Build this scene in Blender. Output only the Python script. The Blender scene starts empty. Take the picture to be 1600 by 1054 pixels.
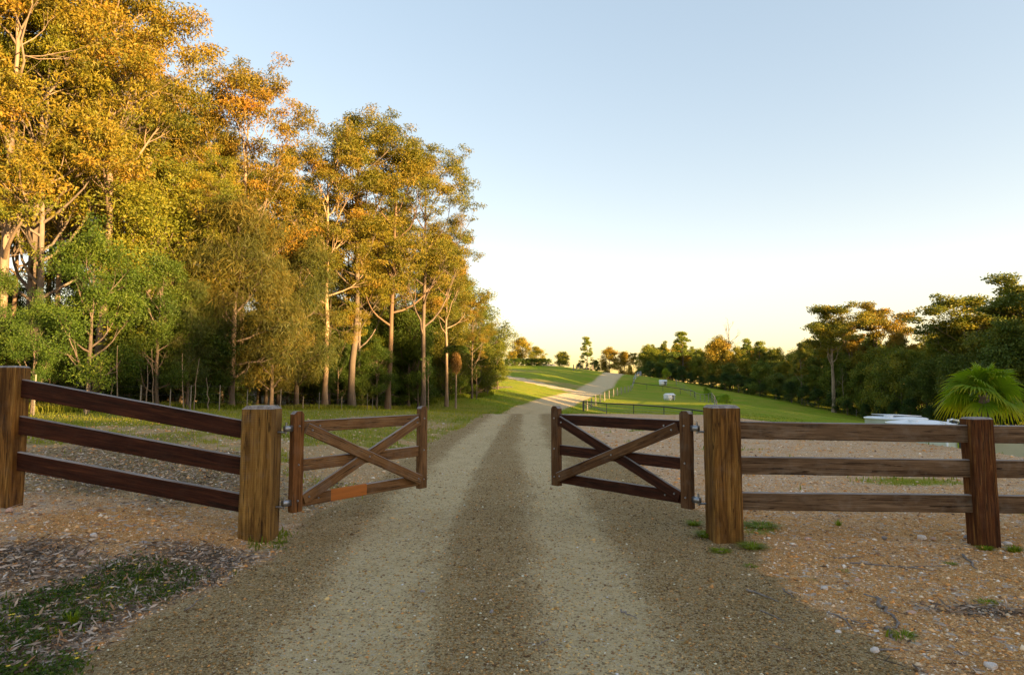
import bpy, bmesh, math, random
import numpy as np
from mathutils import Vector, Matrix

# ------------------------------------------------------------------ camera, sky, sun, exposure
scene = bpy.context.scene
COL = scene.collection
EYE = 1.30
PITCH = math.radians(4.217)
FPX = 990.0
cam_d = bpy.data.cameras.new("camera")
cam = bpy.data.objects.new("camera", cam_d)
COL.objects.link(cam)
cam.location = (0, 0, EYE)
cam.rotation_euler = (math.radians(90) + PITCH, 0, 0)
cam_d.sensor_width = 36.0
cam_d.lens = 36.0 * FPX / 1600.0
cam_d.clip_start = 0.05
cam_d.clip_end = 6000
scene.camera = cam

SUN_AZ = math.radians(124)      # clockwise from +Y (view direction)
SUN_EL = math.radians(6.5)
w = bpy.data.worlds.new("World")
scene.world = w
w.use_nodes = True
nt = w.node_tree
bg = nt.nodes["Background"]
sky = nt.nodes.new("ShaderNodeTexSky")
sky.sky_type = 'NISHITA'
sky.sun_disc = False
sky.sun_elevation = SUN_EL
sky.sun_rotation = SUN_AZ
sky.altitude = 50
sky.air_density = 1.0
sky.dust_density = 0.6
sky.ozone_density = 1.0
gam = nt.nodes.new("ShaderNodeGamma")
gam.inputs[1].default_value = 0.52
hsv = nt.nodes.new("ShaderNodeHueSaturation")
hsv.inputs["Saturation"].default_value = 1.55
gain = nt.nodes.new("ShaderNodeMix")
gain.data_type = 'RGBA'
gain.blend_type = 'MULTIPLY'
gain.inputs[0].default_value = 1.0
gain.inputs[7].default_value = (1.09, 0.90, 0.85, 1)
nt.links.new(sky.outputs[0], gam.inputs[0])
nt.links.new(gam.outputs[0], hsv.inputs["Color"])
nt.links.new(hsv.outputs[0], gain.inputs[6])
nt.links.new(gain.outputs[2], bg.inputs[0])
bg.inputs[1].default_value = 0.15
sun_d = bpy.data.lights.new("sun", 'SUN')
sun_d.energy = 5.0
sun_d.angle = math.radians(0.5)
sun_d.color = (1.0, 0.64, 0.28)
sun = bpy.data.objects.new("sun", sun_d)
COL.objects.link(sun)
to_sun = Vector((math.sin(SUN_AZ) * math.cos(SUN_EL), math.cos(SUN_AZ) * math.cos(SUN_EL), math.sin(SUN_EL)))
sun.rotation_euler = to_sun.to_track_quat('Z', 'Y').to_euler()
sun.location = to_sun * 60
scene.view_settings.view_transform = 'Standard'
scene.view_settings.look = 'None'
scene.view_settings.gamma = 1
scene.view_settings.use_curve_mapping = False
scene.view_settings.exposure = 2.36
scene.cycles.max_bounces = 6
scene.cycles.transparent_max_bounces = 4
scene.cycles.use_adaptive_sampling = True

# ------------------------------------------------------------------ helpers
def P(px, py, Y):
    """a point of the place, seen in direction (px, py) at forward distance Y"""
    u = (px - 800) / FPX
    v = (527 - py) / FPX
    k = math.cos(PITCH) - v * math.sin(PITCH)
    return Vector((Y * u / k, Y, EYE + Y * (math.sin(PITCH) + v * math.cos(PITCH)) / k))

def put(o, parent=None, **props):
    COL.objects.link(o)
    if parent is not None:
        o.parent = parent
    for k, v in props.items():
        if v is not None:
            o[k] = v
    return o

def thing(name, label, cat, loc=(0, 0, 0), rz=0.0, group=None):
    o = bpy.data.objects.new(name, None)
    o.location = loc
    o.rotation_euler = (0, 0, rz)
    o.empty_display_size = 0.2
    return put(o, None, label=label, category=cat, group=group)

def mesh_np(name, V, quads=None, tris=None, attrs=None, mats=(), smooth=False, uvdir=None):
    V = np.asarray(V, dtype=np.float32).reshape(-1, 3)
    q = np.zeros((0, 4), np.int32) if quads is None else np.asarray(quads, np.int32).reshape(-1, 4)
    t = np.zeros((0, 3), np.int32) if tris is None else np.asarray(tris, np.int32).reshape(-1, 3)
    me = bpy.data.meshes.new(name)
    me.vertices.add(len(V))
    me.vertices.foreach_set("co", V.ravel())
    nl = q.size + t.size
    me.loops.add(nl)
    me.loops.foreach_set("vertex_index", np.concatenate([q.ravel(), t.ravel()]))
    npoly = len(q) + len(t)
    me.polygons.add(npoly)
    starts = np.concatenate([np.arange(len(q)) * 4, len(q) * 4 + np.arange(len(t)) * 3]).astype(np.int32)
    me.polygons.foreach_set("loop_start", starts)
    if smooth:
        me.polygons.foreach_set("use_smooth", np.ones(npoly, bool))
    for m in mats:
        me.materials.append(m)
    if attrs:
        for k, a in attrs.items():
            a = np.asarray(a, np.float32)
            if a.ndim == 1:
                at = me.attributes.new(k, 'FLOAT', 'POINT')
                at.data.foreach_set("value", a)
            else:
                at = me.attributes.new(k, 'FLOAT_COLOR', 'POINT')
                c = np.ones((len(a), 4), np.float32)
                c[:, :3] = a[:, :3]
                at.data.foreach_set("color", c.ravel())
    me.update(calc_edges=True)
    me.validate()
    return me

def smooth(e0, e1, x):
    t = np.clip((x - e0) / (e1 - e0), 0, 1)
    return t * t * (3 - 2 * t)

def _hash(ix, iy, seed):
    h = (ix.astype(np.int64) * 374761393 + iy.astype(np.int64) * 668265263 + seed * 2147483647) & 0xffffffff
    h = ((h ^ (h >> 13)) * 1274126177) & 0xffffffff
    h = h ^ (h >> 16)
    return (h & 0xffff) / 65535.0

def vnoise(x, y, freq, seed=0):
    x = np.asarray(x, float) * freq
    y = np.asarray(y, float) * freq
    ix = np.floor(x)
    iy = np.floor(y)
    fx = x - ix
    fy = y - iy
    fx = fx * fx * (3 - 2 * fx)
    fy = fy * fy * (3 - 2 * fy)
    a = _hash(ix, iy, seed)
    b = _hash(ix + 1, iy, seed)
    c = _hash(ix, iy + 1, seed)
    d = _hash(ix + 1, iy + 1, seed)
    return (a + (b - a) * fx) * (1 - fy) + (c + (d - c) * fx) * fy

def fbm(x, y, freq, seed=0, octv=4):
    s = 0
    amp = 0.5
    tot = 0
    for i in range(octv):
        s = s + amp * vnoise(x, y, freq * 2 ** i, seed + i * 17)
        tot += amp
        amp *= 0.5
    return s / tot

# ------------------------------------------------------------------ materials
def new_mat(name):
    m = bpy.data.materials.new(name)
    m.use_nodes = True
    n = m.node_tree
    for x in list(n.nodes):
        n.nodes.remove(x)
    out = n.nodes.new("ShaderNodeOutputMaterial")
    b = n.nodes.new("ShaderNodeBsdfPrincipled")
    n.links.new(b.outputs[0], out.inputs[0])
    return m, n, b, out

def N(n, t, **kw):
    x = n.nodes.new(t)
    for k, v in kw.items():
        if k.startswith("i_"):
            x.inputs[k[2:]].default_value = v
        else:
            setattr(x, k, v)
    return x

def ramp(n, fac, stops):
    r = n.nodes.new("ShaderNodeValToRGB")
    while len(r.color_ramp.elements) < len(stops):
        r.color_ramp.elements.new(0.5)
    for e, (p, c) in zip(r.color_ramp.elements, stops):
        e.position = p
        e.color = (c[0], c[1], c[2], 1)
    if fac is not None:
        n.links.new(fac, r.inputs[0])
    return r

def mix(n, fac, a, b, mode='MIX'):
    x = n.nodes.new("ShaderNodeMix")
    x.data_type = 'RGBA'
    x.blend_type = mode
    for s, v in ((x.inputs[0], fac), (x.inputs[6], a), (x.inputs[7], b)):
        if isinstance(v, (int, float)):
            s.default_value = v
        elif isinstance(v, tuple):
            s.default_value = (v[0], v[1], v[2], 1)
        else:
            n.links.new(v, s)
    return x.outputs[2]

def math_n(n, op, a, b=None, clamp=False):
    x = n.nodes.new("ShaderNodeMath")
    x.operation = op
    x.use_clamp = clamp
    for s, v in ((x.inputs[0], a), (x.inputs[1], b)):
        if v is None:
            continue
        if isinstance(v, (int, float)):
            s.default_value = v
        else:
            n.links.new(v, s)
    return x.outputs[0]

def maprange(n, v, a, b, c=0.0, d=1.0):
    x = n.nodes.new("ShaderNodeMapRange")
    n.links.new(v, x.inputs[0])
    for i, q in enumerate((a, b, c, d)):
        x.inputs[i + 1].default_value = q
    return x.outputs[0]

def wood(name, dark, mid, light, grey=0.35, saw=0.0, patch=None):
    """sawn timber, grain along local X, greyed on its upward faces"""
    m, n, b, out = new_mat(name)
    tc = N(n, "ShaderNodeTexCoord")
    oi = N(n, "ShaderNodeObjectInfo")
    off = N(n, "ShaderNodeVectorMath", operation='SCALE')
    n.links.new(oi.outputs["Location"], off.inputs[0])
    off.inputs[3].default_value = 3.7
    add = N(n, "ShaderNodeVectorMath", operation='ADD')
    n.links.new(tc.outputs["Object"], add.inputs[0])
    n.links.new(off.outputs[0], add.inputs[1])
    mp = N(n, "ShaderNodeMapping")
    mp.inputs[3].default_value = (1.0, 16, 16)
    n.links.new(add.outputs[0], mp.inputs[0])
    g = N(n, "ShaderNodeTexNoise", i_Scale=1.6, i_Detail=8.0, i_Roughness=0.68, i_Distortion=0.9)
    n.links.new(mp.outputs[0], g.inputs[0])
    mp2 = N(n, "ShaderNodeMapping")
    mp2.inputs[3].default_value = (1.2, 5, 5)
    n.links.new(add.outputs[0], mp2.inputs[0])
    g2 = N(n, "ShaderNodeTexNoise", i_Scale=1.3, i_Detail=4.0, i_Roughness=0.6, i_Distortion=1.5)
    n.links.new(mp2.outputs[0], g2.inputs[0])
    mp3 = N(n, "ShaderNodeMapping")
    mp3.inputs[3].default_value = (3, 110, 110)
    n.links.new(add.outputs[0], mp3.inputs[0])
    g3 = N(n, "ShaderNodeTexNoise", i_Scale=1.0, i_Detail=3.0)
    n.links.new(mp3.outputs[0], g3.inputs[0])
    r = ramp(n, g.outputs[0], [(0.30, dark), (0.5, mid), (0.70, light)])
    c = mix(n, maprange(n, g2.outputs[0], 0.46, 0.74, 0, .6), r.outputs[0], tuple(0.42 * x for x in dark))
    c = mix(n, maprange(n, g3.outputs[0], 0.5, 0.72, 0, 0.5), c, tuple(0.35 * x for x in dark))
    # drying checks: thin dark lines along the grain
    mp4 = N(n, "ShaderNodeMapping")
    mp4.inputs[3].default_value = (0.7, 34, 34)
    n.links.new(add.outputs[0], mp4.inputs[0])
    g4 = N(n, "ShaderNodeTexNoise", i_Scale=1.0, i_Detail=2.0, i_Distortion=0.4)
    n.links.new(mp4.outputs[0], g4.inputs[0])
    ck = math_n(n, 'LESS_THAN', math_n(n, 'ABSOLUTE', math_n(n, 'SUBTRACT', g4.outputs[0], 0.5)), 0.012)
    c = mix(n, math_n(n, 'MULTIPLY', ck, 0.75), c, (0.012, 0.007, 0.004))
    # weathered grey blotches and grey top edges
    wn = N(n, "ShaderNodeTexNoise", i_Scale=7.0, i_Detail=5.0, i_Roughness=0.65)
    n.links.new(add.outputs[0], wn.inputs[0])
    c = mix(n, maprange(n, wn.outputs[0], 0.5, 0.8, 0, grey), c, (0.20, 0.17, 0.14))
    geo = N(n, "ShaderNodeNewGeometry")
    sx = N(n, "ShaderNodeSeparateXYZ")
    n.links.new(geo.outputs["Normal"], sx.inputs[0])
    up = maprange(n, sx.outputs[2], 0.35, 0.75)
    gn = ramp(n, g.outputs[0], [(0.3, (0.12, 0.105, 0.10)), (0.7, (0.40, 0.37, 0.35))])
    c = mix(n, up, c, gn.outputs[0])
    if patch:  # sunlit stretch along X, mixed into the timber colour
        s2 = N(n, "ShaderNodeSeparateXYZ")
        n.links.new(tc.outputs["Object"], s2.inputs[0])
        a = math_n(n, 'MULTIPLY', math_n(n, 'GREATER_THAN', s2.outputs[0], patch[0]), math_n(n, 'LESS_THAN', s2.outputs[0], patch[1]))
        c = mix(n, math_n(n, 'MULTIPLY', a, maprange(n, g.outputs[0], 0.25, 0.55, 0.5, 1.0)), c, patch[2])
    n.links.new(c, b.inputs["Base Color"])
    b.inputs["Roughness"].default_value = 0.78
    b.inputs["Specular IOR Level"].default_value = 0.12
    bm = N(n, "ShaderNodeBump", i_Strength=0.5, i_Distance=0.006)
    h = math_n(n, 'ADD', g.outputs[0], math_n(n, 'MULTIPLY', g3.outputs[0], 0.6))
    if saw > 0:
        wv = N(n, "ShaderNodeTexWave", wave_type='BANDS', bands_direction='X', i_Scale=22.0, i_Distortion=1.2, i_Detail=2.0)
        n.links.new(add.outputs[0], wv.inputs[0])
        h = math_n(n, 'ADD', h, math_n(n, 'MULTIPLY', wv.outputs["Fac"], saw))
    n.links.new(h, bm.inputs["Height"])
    n.links.new(bm.outputs[0], b.inputs["Normal"])
    return m

def simple(name, col, rough=0.7, metal=0.0, noise=0.25, scale=12.0, bump=0.2, bscale=40.0, tint=False, stretch=None):
    m, n, b, out = new_mat(name)
    tc = N(n, "ShaderNodeTexCoord")
    mp = N(n, "ShaderNodeMapping")
    mp.inputs[3].default_value = stretch or (1, 1, 1)
    n.links.new(tc.outputs["Object"], mp.inputs[0])
    g = N(n, "ShaderNodeTexNoise", i_Scale=scale, i_Detail=6.0, i_Roughness=0.6)
    n.links.new(mp.outputs[0], g.inputs[0])
    r = ramp(n, g.outputs[0], [(0.3, tuple(x * (1 - noise) for x in col)), (0.7, tuple(min(1, x * (1 + noise)) for x in col))])
    c = r.outputs[0]
    if tint:
        oi = N(n, "ShaderNodeObjectInfo")
        c = mix(n, 1.0, c, oi.outputs["Color"], 'MULTIPLY')
    n.links.new(c, b.inputs["Base Color"])
    b.inputs["Roughness"].default_value = rough
    b.inputs["Metallic"].default_value = metal
    if bump > 0:
        g2 = N(n, "ShaderNodeTexNoise", i_Scale=bscale, i_Detail=4.0)
        n.links.new(mp.outputs[0], g2.inputs[0])
        bm = N(n, "ShaderNodeBump", i_Strength=bump, i_Distance=0.02)
        n.links.new(g2.outputs[0], bm.inputs["Height"])
        n.links.new(bm.outputs[0], b.inputs["Normal"])
    return m

def leaf_mat(name, stops, trans=0.35, rough=0.55, nscale=0.35):
    m, n, b, out = new_mat(name)
    at = N(n, "ShaderNodeAttribute", attribute_name="rnd")
    tc = N(n, "ShaderNodeTexCoord")
    g = N(n, "ShaderNodeTexNoise", i_Scale=nscale, i_Detail=3.0)
    n.links.new(tc.outputs["Object"], g.inputs[0])
    f = math_n(n, 'ADD', math_n(n, 'MULTIPLY', at.outputs["Fac"], 0.55), math_n(n, 'MULTIPLY', maprange(n, g.outputs[0], 0.3, 0.7), 0.45))
    r = ramp(n, f, stops)
    oi = N(n, "ShaderNodeObjectInfo")
    c = mix(n, 1.0, r.outputs[0], oi.outputs["Color"], 'MULTIPLY')
    n.links.new(c, b.inputs["Base Color"])
    b.inputs["Roughness"].default_value = rough
    b.inputs["Specular IOR Level"].default_value = 0.25
    tr = N(n, "ShaderNodeBsdfTranslucent")
    tcx = mix(n, 1.0, c, (1.3, 1.25, 0.6), 'MULTIPLY')
    n.links.new(tcx, tr.inputs[0])
    ms = N(n, "ShaderNodeMixShader")
    ms.inputs[0].default_value = trans
    n.links.new(b.outputs[0], ms.inputs[1])
    n.links.new(tr.outputs[0], ms.inputs[2])
    n.links.new(ms.outputs[0], out.inputs[0])
    return m

M = {}
M['post'] = wood("post_timber", (0.032, 0.012, 0.004), (0.175, 0.082, 0.019), (0.34, 0.19, 0.048), 0.16, 0.25)
M['post_old'] = wood("post_timber_pale", (0.070, 0.030, 0.008), (0.23, 0.122, 0.030), (0.40, 0.23, 0.062), 0.28, 0.5)
M['post_red'] = wood("post_timber_red", (0.030, 0.010, 0.004), (0.10, 0.036, 0.011), (0.27, 0.13, 0.034), 0.08)
M['rail_dark'] = wood("rail_timber_dark", (0.016, 0.005, 0.003), (0.044, 0.014, 0.007), (0.090, 0.032, 0.014), 0.04)  # darker brown for the left rails and the right gate's back members
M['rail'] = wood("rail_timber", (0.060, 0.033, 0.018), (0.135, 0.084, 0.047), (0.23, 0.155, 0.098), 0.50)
M['gate_l'] = wood("gate_timber_brown", (0.10, 0.048, 0.020), (0.19, 0.098, 0.040), (0.28, 0.160, 0.070), 0.40)
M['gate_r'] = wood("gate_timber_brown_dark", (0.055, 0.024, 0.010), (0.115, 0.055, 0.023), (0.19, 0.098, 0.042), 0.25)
M['stile_l'] = wood("stile_timber", (0.085, 0.032, 0.010), (0.19, 0.080, 0.025), (0.29, 0.13, 0.040), 0.15)
M['gate_sun_patch'] = wood("gate_timber_sun_patch", (0.10, 0.048, 0.020), (0.19, 0.098, 0.040), (0.28, 0.160, 0.070), 0.35, patch=(-0.40, 0.02, (0.40, 0.135, 0.030)))  # orange patch is sunlight painted into the board's colour
M['galv'] = simple("galvanised_steel", (0.32, 0.33, 0.35), 0.4, 0.85, 0.2, 30, 0.1)
M['galv_dark'] = simple("dark_steel", (0.05, 0.05, 0.055), 0.5, 0.6)
M['bark_pale'] = simple("bark_pale", (0.25, 0.185, 0.125), 0.85, 0, 0.45, 2.2, 0.5, 14, True, (1, 1, 0.3))
M['bark_dark'] = simple("bark_dark", (0.15, 0.115, 0.085), 0.9, 0, 0.5, 4.0, 0.8, 12, True, (1, 1, 0.25))
M['leaf_gum'] = leaf_mat("leaf_gum", [(0.15, (0.055, 0.075, 0.012)), (0.42, (0.14, 0.14, 0.018)), (0.68, (0.24, 0.18, 0.024)), (0.95, (0.36, 0.19, 0.04))])
M['leaf_green'] = leaf_mat("leaf_green", [(0.15, (0.035, 0.065, 0.012)), (0.5, (0.085, 0.13, 0.02)), (0.85, (0.17, 0.19, 0.03))])
M['leaf_oak'] = leaf_mat("leaf_sheoak", [(0.15, (0.030, 0.045, 0.012)), (0.5, (0.075, 0.085, 0.016)), (0.85, (0.16, 0.125, 0.022))], 0.25)
M['leaf_far'] = leaf_mat("leaf_far", [(0.15, (0.060, 0.082, 0.014)), (0.45, (0.125, 0.145, 0.022)), (0.8, (0.27, 0.215, 0.030))], 0.25)
M['leaf_palm'] = leaf_mat("leaf_palm", [(0.0, (0.07, 0.15, 0.008)), (0.36, (0.17, 0.28, 0.010)), (0.8, (0.58, 0.48, 0.015))], 0.5)
M['grass'] = leaf_mat("grass_blade", [(0.1, (0.08, 0.12, 0.008)), (0.5, (0.17, 0.22, 0.012)), (0.9, (0.34, 0.32, 0.04))], 0.4)
M['straw'] = leaf_mat("dry_grass", [(0.1, (0.22, 0.16, 0.06)), (0.9, (0.42, 0.32, 0.14))], 0.4)
M['white'] = simple("white_paint", (0.78, 0.79, 0.80), 0.45, 0, 0.06, 3)
M['tank'] = simple("tank_cream_green", (0.52, 0.58, 0.52), 0.5, 0, 0.1, 2)
M['tank_cream'] = simple("tank_cream", (0.68, 0.60, 0.44), 0.5, 0, 0.08, 2)
M['tank_roof'] = simple("tank_roof", (0.74, 0.78, 0.82), 0.35, 0, 0.06, 2)
M['grey_roof'] = simple("grey_roof", (0.16, 0.16, 0.18), 0.5)
M['post_wire'] = simple("fence_post_grey", (0.24, 0.20, 0.15), 0.85, 0, 0.4, 8)
M['post_metal'] = simple("fence_post_dark", (0.035, 0.035, 0.035), 0.6, 0.2)
M['stick'] = simple("dead_stick", (0.20, 0.17, 0.15), 0.9, 0, 0.5, 25, 0.6, 60)
M['stone'] = simple("stone", (0.46, 0.38, 0.32), 0.85, 0, 0.3, 30, 0.5, 80, True)
M['flower'] = simple("flower_yellow", (0.75, 0.50, 0.02), 0.6)

# ------------------------------------------------------------------ terrain
B_AZ = np.array([-180, -90, -60, -39, -30, -22, -11, -3, 4, 16.8, 22, 26.6, 32.5, 38.5, 45, 60, 90, 120, 180], float)
B_R = np.array([70, 40, 32, 31, 28, 27, 26.5, 28, 28, 28.2, 24, 20.5, 16.8, 14.6, 14.5, 16, 22, 34, 70], float)
_cp = []   # control points (px, d, z)
for px, d, z in [(820, 45, -.95), (838, 60, -1.06), (862, 72, -.81), (890, 85, -.59), (915, 100, -.11), (940, 130, 1.04), (969, 170, 3.36),
                 (985, 205, 3.2), (1000, 260, 1), (900, 260, 2), (760, 260, 2),
                 (700, 40, -.4), (712, 50, -.60), (745, 60, -.1), (790, 80, .75), (700, 70, .2), (805, 112, 2.3), (850, 105, 1.0), (895, 100, 0.0),
                 (870, 130, 3.3), (810, 150, 4.9), (870, 165, 6.0), (940, 175, 4.6), (770, 150, 5.0), (915, 140, 3.0), (860, 200, 4.6), (800, 95, 1.4),
                 (0, 24, .5), (-300, 35, 1.4), (400, 33, -.05), (560, 42, -.4), (640, 50, -.65), (500, 70, .2), (300, 60, .8), (0, 60, 1.8), (650, 110, 2),
                 (400, 130, 3), (0, 140, 4), (-800, 60, 2),
                 (912, 72, -1.7), (1000, 60, -1.75), (1090, 45, -1.75), (1046, 95, -1.0), (1036, 140, 1.65), (1000, 165, 3.4), (960, 110, -.1),
                 (1115, 80, -1.1), (1110, 150, .4), (1200, 130, -1.6), (1300, 112, -3.5), (1300, 72, -2.8), (1250, 60, -2.3), (1350, 100, -4.4),
                 (1350, 60, -3.4), (1450, 38, -3.1), (1500, 25, -2.7), (1600, 60, -4.5), (1600, 20, -2.5), (1900, 50, -4.5), (1900, 25, -3.2),
                 (1500, 110, -4.6), (1600, 150, -4), (1200, 200, -.5), (1400, 200, -3), (1150, 40, -1.9), (1060, 200, 2.0)]:
    _cp.append(((px - 800) / FPX * d, d, z))
for a in range(0, 360, 30):
    _cp.append((400 * math.sin(math.radians(a)), 400 * math.cos(math.radians(a)), -3.0))
for X, Y, z in [(30, 0, -3.3), (30, -30, -3.3), (55, 20, -4.3), (60, -20, -4), (-30, 0, 1.2), (-30, -30, 1), (0, -60, -.5), (80, 60, -5)]:
    _cp.append((X, Y, z))
_cp = np.array(_cp)
_XY = _cp[:, :2]
def _phi(r2):
    return 0.5 * r2 * np.log(r2 + 1e-9)
def _solve():
    n = len(_cp)
    d2 = ((_XY[:, None] - _XY[None]) ** 2).sum(-1) / 1e4
    K = _phi(d2) + np.eye(n) * 1e-6
    Pm = np.hstack([np.ones((n, 1)), _XY / 100])
    A = np.block([[K, Pm], [Pm.T, np.zeros((3, 3))]])
    return np.linalg.solve(A, np.concatenate([_cp[:, 2], np.zeros(3)]))
_W = _solve()
def tps(x, y):
    q = np.stack([x, y], -1)
    d2 = ((q[:, None] - _XY[None]) ** 2).sum(-1) / 1e4
    return _phi(d2) @ _W[:-3] + _W[-3] + q @ _W[-2:] / 100

def terrain(x, y, micro=True):
    x = np.atleast_1d(np.asarray(x, float))
    y = np.atleast_1d(np.asarray(y, float))
    r = np.hypot(x, y)
    az = np.degrees(np.arctan2(x, y))
    rb = np.interp(az, B_AZ, B_R)
    far = np.empty_like(r)
    for i in range(0, len(x), 60000):
        far[i:i + 60000] = tps(x[i:i + 60000], y[i:i + 60000])
    far = np.where(r > 380, -3.0, far)
    near = 0.45 * (1 - np.exp(-np.maximum(0, -x - 2.1) / 2.1)) * (1 - 0.4 * smooth(8, 20, y))
    wgt = smooth(0, 1, (r - rb) / (0.25 * rb))
    z = near * (1 - wgt) + far * wgt
    if micro:
        road = road_mask(x, y)
        # shallow wheel ruts, crown and soft unevenness
        amp = 1 - smooth(20, 60, r)
        z = z + amp * (0.035 * (fbm(x, y, 0.9, 5, 3) - .5) * (1 - 0.8 * road) + 0.020 * (fbm(x, y, 5, 9, 3) - .5) * (1 - 0.7 * road) + 0.006 * (fbm(x, y, 30, 3, 2) - .5))
        z = z - 0.022 * track_mask(x, y) * road * amp
    return z

RY = np.array([-50, 2, 12, 20, 28, 45, 60, 72, 85, 100, 130, 170, 205, 230], float)
RL = np.array([-2.0, -2.0, -1.85, -1.45, -1.15, -.8, .5, 2.7, 5.8, 9.6, 16.3, 26.8, 36, 44], float)
RR = np.array([1.8, 1.85, 1.95, 1.95, 2.0, 2.4, 4.1, 6.3, 9.6, 13.6, 20.5, 31.2, 40, 48], float)
def road_mask(x, y):
    l = np.interp(y, RY, RL)
    r = np.interp(y, RY, RR)
    j = (fbm(x, y, 1.1, 31, 3) - .5) * 0.5 + (fbm(x, y, 8, 41, 2) - .5) * 0.12
    e = 0.10 + 0.006 * np.maximum(0, y)
    m = smooth(-e, e, x - l + j) * smooth(-e, e, r - x + j)
    return m * (1 - smooth(205, 215, y)) * smooth(-40, -35, y)
def track_mask(x, y):
    c = np.interp(y, RY, (RL + RR) / 2)
    a = smooth(28, 40, y)
    cl_ = np.interp(y, [2.8, 6.4, 13, 28], [-.78, -1.0, -.92, -.45]) * (1 - a) + (c - .7) * a
    cr_ = np.interp(y, [2.8, 6.4, 13, 28], [.57, .52, .45, .85]) * (1 - a) + (c + .7) * a
    wob = (fbm(x * 0.4, y * 0.25, 0.8, 77, 2) - .5) * 0.25 + (fbm(x, y * .5, 3.5, 78, 3) - .5) * .22
    t = np.exp(-np.abs((x - cl_ + wob) / 0.40) ** 3.2) + np.exp(-np.abs((x - cr_ + wob) / 0.37) ** 3.2)
    t = t * (0.66 + 0.85 * fbm(x, y * 0.22, 2.4, 12, 4))
    t = t + 0.28 * np.exp(-((x - cl_ - .36) / .07) ** 2) * smooth(.3, .6, fbm(x, y * .2, 1.2, 19, 2))
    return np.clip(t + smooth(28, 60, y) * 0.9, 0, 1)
def seg_dist(x, y, pts):
    best = np.full(x.shape, 1e9)
    for (ax, ay), (bx, by) in zip(pts[:-1], pts[1:]):
        dx, dy = bx - ax, by - ay
        t = np.clip(((x - ax) * dx + (y - ay) * dy) / (dx * dx + dy * dy), 0, 1)
        best = np.minimum(best, np.hypot(x - ax - t * dx, y - ay - t * dy))
    return best
BRANCH = [(13.0, 101), (9.6, 103), (5.3, 107), (0.5, 113), (-6, 120), (-14, 124)]
def ell(x, y, cx, cy, rx, ry, jit=0.5, seed=3):
    d = np.hypot((x - cx) / rx, (y - cy) / ry) + (fbm(x, y, 2.2, seed, 4) - .5) * jit * 2 + (fbm(x, y, 14, seed, 2) - .5) * jit
    return 1 - smooth(0.45, 1.3, d)
FOREST = np.array([(-60, 20), (-19.5, 23.5), (-18, 25.5), (-15.5, 26.5), (-14, 28.5), (-12.5, 32.5), (-11.8, 39), (-9.3, 46), (-7.0, 56), (-3.6, 68), (0.0, 84)], float)
def forest_depth(x, y):
    """how far inside the left wood (metres along Y past its front edge)"""
    fy = np.interp(x, FOREST[:, 0], FOREST[:, 1])
    d = y - fy
    lim = np.interp(x, [-14, -5, 0], [95, 12, 4])
    return np.where((x < 0) & (d < lim), d, -50.0)
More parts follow.
